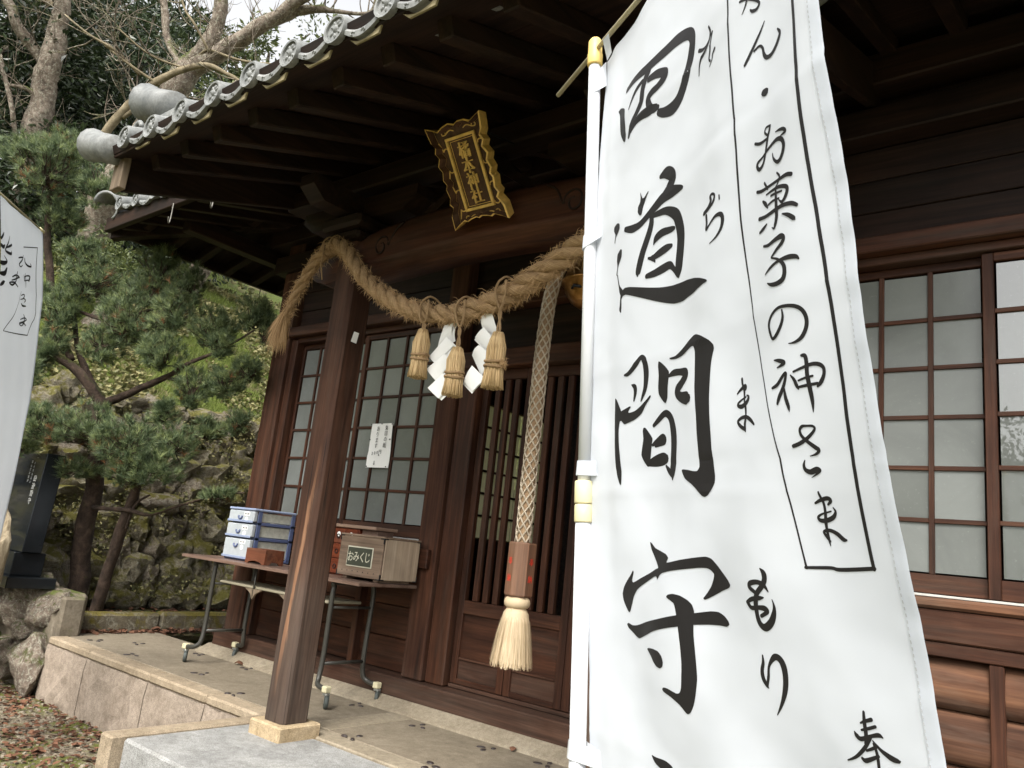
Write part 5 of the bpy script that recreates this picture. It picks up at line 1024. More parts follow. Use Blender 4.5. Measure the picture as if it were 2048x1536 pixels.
v, f = lathe([(0.03, 0.835), (0.046, 0.833), (0.057, 0.822), (0.06, 0.808), (0.057, 0.795), (0.048, 0.786), (0.042, 0.784)], 24, (-2.222, 2.88, 0)); mk('tassel_ring', v, f, TASS, br, True)
rn = random.Random(5); mb = MB()
for i in range(1500):
    a = rn.uniform(0, 6.283); q = rn.random()**0.35; pts = []; zb = 0.54+rn.uniform(-.012, .02); L0 = 0.787
    for k in range(5):
        s = k/4; rr = interp(s, [0, .15, .4, 1], [0.042, 0.062, 0.077, 0.098])*q; pts.append(Vector((-2.222+rr*math.cos(a)+rn.gauss(0, .0012), 2.88+rr*math.sin(a)+rn.gauss(0, .0012), L0+(zb-L0)*s)))
    s_ = Vector((-math.sin(a), math.cos(a), 0))*0.0011; v = []
    for p in pts: v += [p-s_, p+s_]
    mb.add(v, [(2*k, 2*k+1, 2*k+3, 2*k+2) for k in range(4)])
o_ = mb.build('flax_tassel', TASS, br); o_['kind'] = 'stuff'
v, f = lathe([(0.082, 0.545), (0.072, 0.62), (0.066, 0.70), (0.058, 0.76), (0.042, 0.786)], 20, (-2.222, 2.88, 0)); mk('tassel_core', v, f, TASS, br, True)

# ------------------------------------------------------------------ name plaque
pq = thing('name_plaque', 'carved wooden plaque with gold frame and gold characters under the eaves', 'plaque', (-2.42, 2.58, 2.575))
bx = Vector((-2.42, 2.58, 2.575)); upq = Vector((0, -0.28, 0.385)); H_ = upq.length; upq.normalize(); nq = Vector((1, 0, 0)).cross(upq).normalized()   # outward front normal
nq = Vector((0, -upq.z, upq.y)).normalized()
Mq = Matrix(((1, -nq.x, upq.x, bx.x), (0, -nq.y, upq.y, bx.y), (0, -nq.z, upq.z, bx.z), (0, 0, 0, 1)))   # local x right, y into board, z up
w2 = 0.165
def wavy(w, h):
    L = [(-w, -0.004), (-w+0.03, 0.012), (-w*0.55, 0.03), (-w*.45, 0.022), (-w*.3, .03), (-w*.1, 0.035), (0, 0.028), (w*.1, .035), (w*.3, .03), (w*.45, .022), (w*.55, 0.03), (w-0.03, 0.012), (w, -0.004)]
    Rr = [(w-0.004, 0.06), (w-.03, .10), (w-.014, .12), (w-.028, .145), (w-.02, .19), (w-.032, .21), (w-.018, .235), (w-.03, .27), (w-.014, .30), (w-.034, .335), (w-.018, .36), (w-.03, .385), (w-.012, .41), (w-.005, h-.03)]
    T = [(w, h+.004), (w-.04, h-.012), (w*.6, h-.022), (w*.42, h-.008), (w*.2, h-.006), (w*.05, h-.016), (-w*.15, h-.004), (-w*.4, h-.012), (-w*.6, h-.026), (-w+.04, h-.012), (-w, h+.004)]
    return L+Rr+T+[(-x, z) for x, z in Rr[::-1]]
ol = wavy(w2, H_)
v, f = prism([(x*0.93, (z-H_/2)*0.95+H_/2) for x, z in ol], 0.0, 0.03, Mq); mk('board', v, f, PLQ, pq)
nO = len(ol)   # flaring gold edge round the board
v = [Mq @ Vector((x*0.93, -0.002, (z-H_/2)*0.95+H_/2)) for x, z in ol]+[Mq @ Vector((x*1.0, -0.04, (z-H_/2)*1.0+H_/2)) for x, z in ol]+[Mq @ Vector((x*1.05, -0.036, (z-H_/2)*1.03+H_/2)) for x, z in ol]+[Mq @ Vector((x*0.96, 0.03, (z-H_/2)*0.97+H_/2)) for x, z in ol]
f = [(a*nO+i, a*nO+(i+1) % nO, ((a+1) % 4)*nO+(i+1) % nO, ((a+1) % 4)*nO+i) for a in (1, 2, 3) for i in range(nO)]
ed = mk('gold_edge', v, f, GOLD, pq)
mk('carved_rim', v, [(i, (i+1) % nO, nO+(i+1) % nO, nO+i) for i in range(nO)], PLQ, pq)
fw_, fh0, fh1 = 0.092, 0.062, 0.415; t_ = 0.014
for a, b_, c, d in ((-fw_, fw_, fh0, fh0+t_), (-fw_, fw_, fh1-t_, fh1), (-fw_, -fw_+t_, fh0+t_, fh1-t_), (fw_-t_, fw_, fh0+t_, fh1-t_)):
    v, f = cbox(a, b_, -0.014, -0.001, c, d, 0.002); mk('gold_frame', [Mq @ Vector(p) for p in v], f, GOLD, pq)
for a, b_, c, d in ((-fw_+.02, fw_-.02, fh0+.020, fh0+.0225), (-fw_+.02, fw_-.02, fh1-.0225, fh1-.02), (-fw_+.02, -fw_+.0225, fh0+.0225, fh1-.0225), (fw_-.0225, fw_-.02, fh0+.0225, fh1-.0225)):
    v, f = cbox(a, b_, -0.003, -0.001, c, d, 0); mk('frame_line', [Mq @ Vector(p) for p in v], f, GOLD, pq)
lettering('gold_characters', [(c_, dx_, z_, 0.082, .88) for c_, z_ in (('橘', 0.345), ('本', 0.272), ('神', 0.2), ('社', 0.128)) for dx_ in (-0.0022, 0.0022)], Mq @ Matrix.Translation((0, -0.004, 0)), GOLD, pq, 0.003)
for sx in (-1, 1):   # cloud scrolls in relief
    for z, s in ((0.36, 1), (0.27, -1), (0.16, 1), (0.08, -1)):
        pts = [(sx*(0.142-0.02*t_k/6), -0.002, z+s*(0.045-0.045*t_k/6)) for t_k in range(4)]+[(sx*(0.128-0.02+0.016*math.cos(a)), -0.003, z+s*0.012*math.sin(a)-s*0.0) for a in [k*.7 for k in range(6)]]
        tubeo('scroll', [Mq @ Vector(p) for p in catmull(pts, 2)], 0.0035, GOLD, pq, 5)
for z in (0.032, 0.44):
    for sx in (-1, 1):
        pts = [(sx*(0.03+0.018*k), -0.003, z+0.008*math.sin(k*1.3)) for k in range(5)]+[(sx*(0.095+0.012*math.cos(a)), -.003, z+0.01*math.sin(a)) for a in (0, .8, 1.6, 2.4, 3.2)]
        tubeo('scroll', [Mq @ Vector(p) for p in catmull(pts, 2)], 0.003, GOLD, pq, 5)
for sx in (-0.08, 0.08): tubeo('hanger_iron', [Mq @ Vector((sx, 0.03, H_-0.05)), Vector((-2.42+sx, 2.63, 2.99))], 0.005, IRON, pq, 6)

# ------------------------------------------------------------------ notices
nt = thing('paper_notice', 'handwritten white paper notice pinned to the window bars', 'notice', (-4.31, 3.775, 1.5))
v = []
for j in range(9):
    for i in range(5):
        x = -4.425+0.23*i/4-0.006*(j/8)*0; z = 1.515+0.325*j/8; v.append((x+0.004*math.sin(j*.6), 3.772-0.004*math.sin(i*1.1+j*.5)-(0.006 if (i in (0,) and j < 3) else 0), z))
ns = mk('sheet', v, [(j*5+i, j*5+i+1, (j+1)*5+i+1, (j+1)*5+i) for j in range(8) for i in range(4)], PAPER, nt, True)
Mn = Matrix.Translation((-4.31, 3.7645, 0))
it = [(c, 0.055, 1.805-0.042*k, 0.042, .8) for k, c in enumerate('朱印の紙')]+[(c, -0.035, 1.80-0.042*k, 0.042, .75) for k, c in enumerate('あります')]+[(c, -0.065+0.027*k, 1.617+0.004*k, 0.034, .9) for k, c in enumerate('300円')]+[('⇓', -0.03, 1.548, 0.045, .8)]
lettering('handwriting', it, Mn, INK, ns, 0.0003)
for x, z in ((-4.42, 1.833), (-4.31, 1.836), (-4.20, 1.833), (-4.418, 1.72), (-4.203, 1.72), (-4.30, 1.605), (-4.415, 1.522), (-4.208, 1.522)):
    v, f = lathe([(0.005, 0), (0.005, 0.003), (0.002, 0.006)], 8); mk('push_pin', [(x+a, 3.764-c, z+b_) for a, b_, c in v], f, IRON, nt, True)
tag(mk('paper_slip', [(-3.405, 2.66, 2.075), (-3.405, 2.70, 2.072), (-3.40, 2.705, 2.13), (-3.403, 2.672, 2.135), (-3.392, 2.70, 2.132)], [(0, 1, 2, 3), (3, 2, 4)], PAPER), 'small torn white paper slip stuck on the porch post', 'paper slip')
tag(box('wooden_block', -3.735, -3.60, 3.675, 3.713, 0.86, 0.985, W['x'], None, 0.006), 'small dark wooden block fixed to the post beside the fortune box', 'wooden block')

# ------------------------------------------------------------------ folding table and what stands on it
tb = thing('folding_table', 'brown folding table on wheels standing against the shrine wall', 'table', (-4.68, 3.45, 0))
ZT = 0.752
box('table_top', -5.70, -3.665, 3.20, 3.69, ZT-0.022, ZT, TABLEW, tb, 0.005)
box('edge_band', -5.704, -3.661, 3.196, 3.199, ZT-0.021, ZT-0.002, TABLEW, tb, 0.001)
for x in (-5.36, -3.99):
    fr2 = tubeo('leg_frame', catmull([(x, 3.60, ZT-0.03), (x, 3.30, ZT-0.03), (x, 3.285, ZT-0.06), (x, 3.28, 0.62), (x-0.005, 3.285, 0.3), (x, 3.27, 0.16), (x+(0.03 if x > -4 else -0.03), 3.245, 0.12), (x+(0.10 if x > -4 else -0.10), 3.235, 0.109)], 6), 0.016, STEEL, tb, 10)
    tubeo('leg', catmull([(x, 3.60, ZT-0.03), (x, 3.615, ZT-0.06), (x, 3.62, 0.62), (x, 3.61, 0.3), (x, 3.62, 0.16), (x+(0.03 if x > -4 else -0.03), 3.64, 0.12), (x+(0.10 if x > -4 else -0.10), 3.645, 0.109)], 6), 0.016, STEEL, tb, 10)
    tubeo('stretcher', [(x, 3.29, 0.235), (x, 3.61, 0.235)], 0.011, STEEL, tb, 8)
    tubeo('stretcher', [(x, 3.29, 0.57), (x, 3.61, 0.57)], 0.009, STEEL, tb, 8)
    for yy in (3.237, 3.643):
        xc = x+(0.125 if x > -4 else -0.125)
        box('ferrule', xc-0.022, xc+0.022, yy-0.022, yy+0.022, 0.090, 0.128, BEIGEP, tb, 0.006)
        ca = box('caster', xc-0.014, xc+0.026, yy-0.016, yy+0.016, 0.074, 0.089, CASTM, tb, 0.004)
        pr = [(0.015, -0.013), (0.035, -0.012), (0.039, -0.008), (0.039, 0.008), (0.035, 0.012), (0.015, 0.013)]; v, f = lathe(pr, 16); a_ = 0.6 if yy < 3.4 else 0.9
        mk('wheel', [(xc+0.014+x_*math.cos(a_)+z_*math.sin(a_), yy+z_*math.cos(a_)-x_*math.sin(a_)*1.0, 0.039+y_) for x_, y_, z_ in v], f, RUBBER, ca, True)
        for sd_ in (-1, 1):
            o = Vector((xc+0.014, yy, 0.039)); ax_ = Vector((math.sin(a_), math.cos(a_), 0)); lx_ = Vector((math.cos(a_), -math.sin(a_), 0))
            vv = [o+ax_*sd_*0.014+lx_*p+Vector((0, 0, q)) for p, q in ((-0.012, -0.01), (0.012, -0.01), (0.014, 0.037), (-0.026, 0.037))]
            mk('fork_plate', vv, [(0, 1, 2, 3)], CASTM, ca)
box('shelf', -5.30, -4.05, 3.30, 3.58, 0.585, 0.602, plain('shelf_board', (0.3, 0.27, 0.19), 0.6), tb, 0.004)
for x in (-4.85, -4.45):
    v, f = prism([(x-0.10, 0.585), (x-0.03, 0.555), (x, 0.515), (x+0.03, 0.555), (x+0.10, 0.585)], 3.285, 3.30, Matrix.Identity(4)); mk('shelf_bracket', v, f, WPALE, tb)
    tubeo('shelf_rod', [(x, 3.29, 0.53), (x, 3.29, ZT-0.03)], 0.007, STEEL, tb, 6)
# plastic drawer unit
dw = thing('drawer_unit', 'three drawer blue and clear plastic storage unit on the table', 'storage drawers', (-5.24, 3.55, ZT))
X0, X1, Y0, Y1, Z0, Z1 = -5.42, -5.09, 3.36, 3.72, ZT+0.002, ZT+0.385
zsD = [Z0+0.012, Z0+0.165, Z0+0.275, Z1-0.012]
box('unit_top', X0-0.004, X1+0.004, Y0-0.012, Y1, Z1-0.018, Z1, BLUEL, dw, 0.006)
box('unit_base', X0, X1, Y0+0.01, Y1, Z0, Z0+0.016, BLUEP, dw, 0.004)
for z in zsD[1:3]: box('unit_shelf', X0, X1, Y0+0.03, Y1, z-0.012, z+0.010, BLUEP, dw, 0.003)
for a, b_ in ((Y0+0.03, Y0+0.065), (Y1-0.035, Y1)): 
    for xx in (X0, X1-0.012): box('unit_post', xx, xx+0.012, a, b_, Z0+0.016, Z1-0.018, BLUEP, dw, 0.003)
for i in range(3):
    z0, z1 = zsD[i]+0.010, zsD[i+1]-0.010
    dd = box('drawer', X0+0.014, X1-0.014, Y0+0.03, Y1-0.01, z0+0.004, z1-0.006, DRAWS, dw, 0.004)
    box('drawer_front', X0+0.002, X1-0.002, Y0-0.008, Y0+0.026, z0, z1, CLEARP, dd, 0.006)
    box('front_rim', X0, X1, Y0-0.014, Y0-0.009, z0-0.008, z0+0.008, BLUEL, dd, 0.002)
    zc = (z0+z1)/2+0.01*(i == 0)+(0.02 if i == 0 else 0)
    pts = [((X0+X1)/2-0.005+0.024*math.cos(a), Y0-0.012, zc+0.024*math.sin(a)) for a in [math.pi+k*math.pi/8 for k in range(9)]]
    tubeo('handle', pts, 0.007, BLUEP, dd, 6)
    box('name_label', X1-0.125, X1-0.055, Y0-0.0105, Y0-0.0085, zc+0.002, zc+0.032, PAPER, dd, 0)
    v, f = lathe([(0.019, 0), (0.019, 0.0015)], 14); mk('price_sticker', [(X1-0.09+a, Y0-0.0085-c, zc-0.024+b_) for a, b_, c in v], f, PAPER, dd)
    for k in range(3): box('label_print', X1-0.114+0.019*k, X1-0.102+0.019*k, Y0-0.0112, Y0-0.0106, zc+0.011, zc+0.022-0.004*(k == 1), INK, dd, 0)
# wooden tray box
tr = thing('wooden_tray', 'low reddish wooden box with cut-out feet in front of the drawers', 'wooden box', (-4.8, 3.4, ZT))
for (a, b_, c, d) in ((-5.03, -4.795, 3.30, 3.316), (-5.03, -4.795, 3.44, 3.456)):
    ol_ = [(a, ZT+.001), (a+0.03, ZT+.001), (a+0.05, ZT+0.014), (a+0.11, ZT+0.022), (a+0.18, ZT+0.014), (a+0.20, ZT+.001), (b_, ZT+.001), (b_, ZT+0.105), (a, ZT+0.105)]
    v, f = prism(ol_, c, d, Matrix.Identity(4)); mk('front_panel', v, f, TRAY, tr)
box('side_panel', -5.03, -5.015, 3.317, 3.439, ZT+.002, ZT+0.105, TRAY, tr)
ol_ = [(3.317, ZT+.001), (3.34, ZT+.001), (3.36, ZT+.02), (3.41, ZT+.02), (3.43, ZT+.001), (3.439, ZT+.001), (3.439, ZT+0.105), (3.317, ZT+0.105)]
v, f = prism(ol_, 0, 0.015, Matrix(((0, 1, 0, -4.81), (1, 0, 0, 0), (0, 0, 1, 0), (0, 0, 0, 1)))); mk('side_panel', v, f, TRAY, tr)
box('tray_base', -5.014, -4.811, 3.317, 3.439, ZT+0.024, ZT+0.034, TRAY, tr, 0)
# red drawer cabinet
rc = thing('red_cabinet', 'small red wooden drawer cabinet with ring pulls behind the fortune box', 'cabinet', (-4.2, 3.58, ZT))
box('carcass', -4.46, -4.08, 3.50, 3.66, ZT+.001, ZT+0.315, REDW, rc, 0.004)
box('top_board', -4.48, -3.90, 3.48, 3.68, ZT+0.316, ZT+0.338, plain('cabinet_top', (0.26, 0.17, 0.12), 0.5), rc, 0.004)
box('side_wing', -4.075, -3.92, 3.52, 3.66, ZT+.24, ZT+0.314, TABLEW, rc, 0.003)
for j in range(3):
    for i in range(3):
        a = -4.455+0.125*i; d_ = box('drawer_front', a+0.003, a+0.121, 3.488, 3.499, ZT+0.01+0.1*j, ZT+0.105+0.1*j, REDW, rc, 0.003)
        tubeo('ring_pull', [(a+0.062+0.014*math.cos(t), 3.484, ZT+0.055+0.1*j+0.014*math.sin(t)) for t in [k*.7 for k in range(10)]], 0.003, IRON, d_, 5)
        if j == 2:
            v, f = lathe([(0.017, 0), (0.017, 0.0015)], 14); mk('white_sticker', [(a+0.062+x_, 3.4865-z_, ZT+0.055+0.1*j+0.015+y_) for x_, y_, z_ in v], f, PAPER, d_)
# fortune-slip box
om = thing('fortune_box', 'wooden fortune slip box with black iron corners and green sign', 'box', (-3.85, 3.5, ZT))
X0, X1, Y0, Y1, Z0, Z1 = -4.065, -3.655, 3.345, 3.66, ZT+0.02, ZT+0.268
box('front_face', X0, X1-0.002, Y0, Y0+0.015, Z0, Z1, OMI, om, 0.003); box('side_face', X1-0.015, X1, Y0+0.016, Y1, Z0, Z1, OMIS, om, 0.003)
box('side_face', X0, X0+0.015, Y0+0.016, Y1, Z0, Z1, OMI, om, 0.003); box('back_face', X0+.016, X1-.016, Y1-0.015, Y1, Z0, Z1, OMI, om, 0.002)
box('lid', X0-0.004, X1+0.004, Y0-0.004, Y1+0.004, Z1+0.001, Z1+0.014, OMI, om, 0.003)
for a in (X0+0.04, X1-0.08): box('foot', a, a+0.04, Y0+0.02, Y1-0.02, ZT+0.001, Z0-0.001, OMI, om, 0.003)
sg_ = box('sign', X0+0.085, X1-0.085, Y0-0.004, Y0-0.0005, Z0+0.06, Z0+0.185, SIGNW, om, 0.001)
box('sign_panel', X0+0.092, X1-0.092, Y0-0.0062, Y0-0.0045, Z0+0.067, Z0+0.178, GREEN, sg_, 0.0)
lettering('sign_lettering', [(c, (X0+X1)/2-0.081+0.054*k, Z0+0.122, 0.07, .85) for k, c in enumerate('おみくじ')], Matrix.Translation((0, Y0-0.0072, 0)), SIGNW, sg_, 0.0004)
for cx_, sx in ((X0, 1), (X1, -1)):
    for cz_, sz in ((Z0, 1), (Z1, -1)):
        ol_ = [(0, 0), (0.034, 0), (0.034, 0.006), (0.007, 0.006), (0.006, 0.007), (0.006, 0.034), (0, 0.034)]
        v, f = prism([(cx_+sx*(a-0.002), cz_+sz*(b_-0.002)) for a, b_ in ol_], Y0-0.003, Y0-0.0003, Matrix.Identity(4)); mk('iron_corner', v, f, IRON, om)
for cy_, sy in ((Y0, 1), (Y1, -1)):
    for cz_, sz in ((Z0, 1), (Z1, -1)):
        v, f = prism([(cy_+sy*(a-0.001), cz_+sz*(b_-0.002)) for a, b_ in ol_], X1+0.0003, X1+0.003, Matrix(((0, 1, 0, 0), (1, 0, 0, 0), (0, 0, 1, 0), (0, 0, 0, 1)))); mk('iron_corner', v, f, IRON, om)
for k in range(7):
    v, f = lathe([(0.004, 0), (0.003, 0.002)], 6); mk('nail', [(X0+0.05+0.05*k+a, Y0-0.0003-c, Z0+0.032+b_) for a, b_, c in v], f, IRON, om)

# ------------------------------------------------------------------ monument
st = thing('stone_monument', 'polished black granite monument with white engraved lettering behind the left banner', 'monument', (-7.35, 2.7, 0.33))
box('base_slab', -7.9, -6.98, 2.50, 2.87, 0.328, 0.415, BLACKG, st, 0.005)
box('plinth', -7.75, -7.12, 2.56, 2.80, 0.417, 0.60, BLACKG, st, 0.005)
lean = 0.06
v, f = cbox(-7.72, -7.09, 2.60, 2.75, 0.602, 1.415, 0.006)
mk('tablet', [(x, y+lean*(z-0.6)*0.5, z) for x, y, z in v], f, BLACKG, st)
Mt = Matrix.Translation((0, 2.599, 0)) @ Matrix(((1, 0, 0, 0), (0, 1, 0.03, -0.018), (0, 0, 1, 0), (0, 0, 0, 1)))
it = [(c, -7.215, 1.20-0.062*k, 0.058) for k, c in enumerate('田道間守')]+[(c, -7.185, 1.205-0.062*k, 0.02) for k, c in enumerate('たぢまも')]
it += [(c, -7.30, 1.33-0.032*k, 0.027) for k, c in enumerate('かをりも高い')]+[(c, -7.36, 1.34-0.032*k, 0.027) for k, c in enumerate('積んだお船が')]+[('一', -7.27, 1.375, 0.03)]
lettering('engraved_lettering', it, Mt, STELET, st, 0.0006)
rme = rockmesh('rough_stone', 777, 4, 14, 0.08); rme.materials.append(ROUGHST)
ro = bpy.data.objects.new('rough_stone', rme); ro.location = (-6.93, 2.33, 0.35); ro.scale = (0.13, 0.14, 0.75); ro.rotation_euler = (0.02, 0.06, 0.4); COL.objects.link(ro)
tag(ro, 'upright rough beige stone standing in front of the black monument', 'stone')
# ------------------------------------------------------------------ trees
def limb(name, pts, mat, parent, sides=9, bumpy=0.08):
    c = catmull([p[:3] for p in pts], 5); rr = []
    for i in range(len(c)):
        k = i/5; a = int(min(k, len(pts)-1)); b_ = min(a+1, len(pts)-1); rr.append(pts[a][3]+(pts[b_][3]-pts[a][3])*(k-a))
    c = [p+Vector((noise.noise(p*3), noise.noise(p*3+Vector((5, 0, 0))), noise.noise(p*3+Vector((0, 5, 0)))))*rr[i]*0.5 for i, p in enumerate(c)]
    v, f, uv = tube(c, rr, sides); q = []
    for i, p in enumerate(v):
        ce = c[min(i//sides, len(c)-1)]; d = p-ce; q.append(ce+d*(1+bumpy*2*noise.noise(p*14)))
    return mk(name, q, f, mat, parent, True, uv), c, rr
pine = thing('pine_tree', 'shaped blue-green pine tree with twisted trunks before the stone wall', 'tree', (-7.4, 3.25, 0.05))
tips = []
for i, L in enumerate(PINE_LIMBS):
    L = [q[:3]+[q[3]*(0.8 if i in (0, 8) else 0.62)] for q in L]
    o, c, rr = limb('trunk' if i in (0, 8) else 'limb', L, BARK, pine, 10 if i in (0, 8) else 8, 0.12); tips.append(c)
allc = [p for c in tips for p in c]
rnd = random.Random(77)
mb = MB(); mbb = MB(); mbt = MB()
def tuft(P, d, L, cnt, m):
    d = d.normalized(); a = d.orthogonal().normalized(); b_ = d.cross(a)
    for i in range(cnt):
        th = rnd.uniform(0, 6.283); sp = rnd.uniform(0.1, 1.15)
        q = (d*math.cos(sp)+(a*math.cos(th)+b_*math.sin(th))*math.sin(sp)); l = L*rnd.uniform(.7, 1.1)
        s = q.cross(Vector((rnd.gauss(0, 1), rnd.gauss(0, 1), rnd.gauss(0, 1)))).normalized()*0.0022
        b0 = P - d*rnd.uniform(0, .035)
        m.add([b0-s, b0+s, b0+q*l], [(0, 1, 2)])
for (x, y, z, rx, rz) in PINE_PADS:
    ctr = Vector((x, y, z)); ry = max(0.12, rx*0.8); cnt = int(34+rx*rz*2050)
    near = min(allc, key=lambda p: (p-ctr).length)
    for k in range(cnt):
        u = Vector((rnd.gauss(0, 1), rnd.gauss(0, 1), rnd.gauss(0, 1))).normalized()*rnd.random()**0.4
        P = ctr+Vector((u.x*rx*0.64-u.y*ry*0.77*0.3, u.y*ry*0.77+u.x*rx*.3, u.z*rz)); P += Vector((noise.noise(P*4), noise.noise(P*4+Vector((3, 0, 0))), noise.noise(P*4+Vector((0, 7, 0)))))*0.08
        d = Vector((u.x*0.8, u.y*0.8, u.z*0.5+0.75))+Vector((rnd.gauss(0, .3), rnd.gauss(0, .3), 0))
        brown = (rnd.random() < (0.06 if u.z > 0.2 else 0.14)) and noise.noise(P*3.1) > 0.05
        tuft(P, d, rnd.uniform(0.055, 0.09), 16 if brown else 40, mbb if brown else mb)
        if rnd.random() < 0.3:
            q = P-d.normalized()*0.03; e = ctr.lerp(near, 0.35)-Vector((0, 0, rz*0.5))
            md = q.lerp(e, .5)+Vector((rnd.gauss(0, .02), rnd.gauss(0, .02), -.02)); v, f, _ = tube([q, md, e], [0.003, 0.004, 0.007], 4, False); mbt.add(v, f)
o = mb.build('crown', NEEDLE, pine); mbb.build('browned_needles', NEEDLEB, pine)['kind'] = 'stuff'
mbt.build('twigs', BARK, pine, True)['kind'] = 'stuff'
print('pine tris', len(mb.f))
def cherry(name, label, limbs, base, seed):
    t = thing(name, label, 'tree', base, 'bare trees on the bank'); rn = random.Random(seed); cs = []
    for i, L in enumerate(limbs):
        young = i >= 4 and L[0][3] < 0.06
        o, c, rr = limb('trunk' if i == 0 else 'branch', L, BARKY if young else BARKC, t, 12 if i == 0 else 8, 0.10); cs.append((c, rr))
    m = MB()
    for c, rr in cs:
        for k in range(int(len(c)*0.5)):
            i = rn.randrange(2, len(c)); 
            if rr[i] > 0.2: continue
            P = c[i]; tdir = (c[min(i+1, len(c)-1)]-c[i-1]).normalized(); d = (tdir*0.5+Vector((rn.gauss(0, .6), rn.gauss(0, .6), rn.gauss(.35, .5)))).normalized(); pts = [P]; L = rn.uniform(.35, 1.1)
            for s in range(5):
                d = (d+Vector((rn.gauss(0, .18), rn.gauss(0, .18), rn.gauss(.04, .15)))).normalized(); pts.append(pts[-1]+d*L/5)
            r_ = rn.uniform(.006, .011); v, f, _ = tube(pts, [r_*(1-s*0.16) for s in range(6)], 4, False); m.add(v, f)
            for s in (2, 3, 4):
                for w in range(2):
                    e = (d+Vector((rn.gauss(0, .7), rn.gauss(0, .7), rn.gauss(.2, .5)))).normalized(); q = pts[s]; l2 = rn.uniform(.12, .35)
                    v, f, _ = tube([q, q+e*l2*.5, q+e*l2+Vector((0, 0, .03))], [r_*.5, r_*.4, r_*.25], 3, False); m.add(v, f)
    m.build('twigs', BARKC, t, True)['kind'] = 'stuff'
cherry('bare_tree', 'bare tree with forked pale trunk at the upper left', CHERRY_A, (-9.9, 2.5, 2.8), 1)
cherry('bare_tree', 'bare tree leaning over the roof with an arching limb', CHERRY_B, (-9.0, 3.6, 2.9), 2)
# broadleaf evergreens behind
def leafquads(m, P, d, L, rn, wd=0.42):
    d = d.normalized(); s = d.cross(Vector((rn.gauss(0, 1), rn.gauss(0, 1), rn.gauss(0, 1)))).normalized()*L*wd; 
    nrm_ = s.cross(d).normalized()*L*0.12
    m.add([P, P+d*L*.5+s*.5+nrm_, P+d*L, P+d*L*.5-s*.5+nrm_], [(0, 1, 2, 3)])
def evergreen(name, label, c, rad, base, leaves, mat, seed, L=0.11, group=None, gap=0.0):
    t = thing(name, label, 'tree', base, group); rn = random.Random(seed); c = Vector(c); base = Vector(base)
    limb('trunk', [tuple(base)+(0.18,), tuple(base.lerp(c, .5)+Vector((.1, .1, 0)))+(0.14,), tuple(c)+(0.06,)], BARKC, t, 8)
    m = MB(); cl = []
    for k in range(26):
        u = Vector((rn.gauss(0, 1), rn.gauss(0, 1), rn.gauss(0, 1))).normalized()*rn.uniform(.35, .98); cl.append((c+Vector((u.x*rad[0], u.y*rad[1], u.z*rad[2])), rn.uniform(.22, .45)*min(rad)))
    for p, r_ in cl[:12]:
        limb('branch', [tuple(c.lerp(base, .3))+(0.05,), tuple(c.lerp(p, .5))+(0.035,), tuple(p)+(0.012,)], BARKC, t, 6)
    for i in range(leaves):
        p, r_ = rn.choice(cl); u = Vector((rn.gauss(0, 1), rn.gauss(0, 1), rn.gauss(0, 1))).normalized()*rn.random()**.4
        P = p+Vector((u.x, u.y, u.z*.75))*r_*1.25
        if gap and noise.noise(P*1.1) < gap: continue
        leafquads(m, P, u+Vector((rn.gauss(0, .5), rn.gauss(0, .5), rn.gauss(-.2, .4))), L*rn.uniform(.6, 1.2), rn)
    m.build('crown', mat, t)
EG = 'evergreen trees on the bank'
evergreen('evergreen_tree', 'dark evergreen tree filling the upper left corner', (-13.2, 2.4, 7.6), (2.4, 2.6, 2.6), (-13.0, 2.6, 4.2), 20000, LEAFD, 1, .13, EG)
evergreen('evergreen_tree', 'dark evergreen tree between the two bare trunks', (-13.4, 4.9, 7.4), (2.3, 2.4, 2.8), (-13.2, 4.6, 4.4), 20000, LEAFD, 2, .13, EG)
evergreen('evergreen_tree', 'shadowy evergreen thicket low behind the bare trunks', (-12.4, 3.6, 5.2), (1.6, 2.6, 1.6), (-12.2, 3.6, 4.0), 16000, LEAFD, 3, .12, EG)
evergreen('evergreen_tree', 'lighter leaved evergreen beside the patch of white sky', (-10.9, 5.9, 6.9), (1.0, 1.15, 1.1), (-11.6, 5.6, 4.0), 7000, LEAFL, 4, .11, EG, -0.05)
evergreen('evergreen_tree', 'tall evergreen at the top edge above the roof tiles', (-12.6, 6.9, 9.2), (1.6, 1.4, 1.6), (-13.4, 6.6, 4.6), 9000, LEAFL, 5, .12, EG, -0.05)
evergreen('evergreen_tree', 'dark evergreen behind the upper pine boughs at the left edge', (-12.5, 1.2, 5.2), (1.8, 1.8, 1.8), (-12.3, 1.2, 3.6), 12000, LEAFD, 6, .12, EG)
evergreen('evergreen_tree', 'dark evergreen far up the bank behind the others', (-17, 6.0, 10.0), (3.2, 4.5, 3.0), (-17, 6, 6.5), 16000, LEAFD, 7, .2, EG)
evergreen('evergreen_shrub', 'bright leaved shrub on the bank beside the hall eave', (-9.6, 3.7, 3.75), (0.55, 0.8, 0.45), (-9.7, 3.7, 3.0), 3500, LEAFL, 8, .07)
# trees standing in front of the shrine, seen only as reflections in the window glass
evergreen('evergreen_tree', 'tree facing the shrine seen reflected in the right window', (-2.2, -9, 2.6), (1.5, 1.5, 1.7), (-2.2, -9, GZ), 9000, LEAFD, 9, .16, 'trees reflected in the window')
evergreen('evergreen_tree', 'bushy tree reflected low in the right window', (1.6, -10, 2.2), (1.7, 1.6, 1.7), (1.6, -10, GZ), 8000, LEAFD, 10, .16, 'trees reflected in the window')
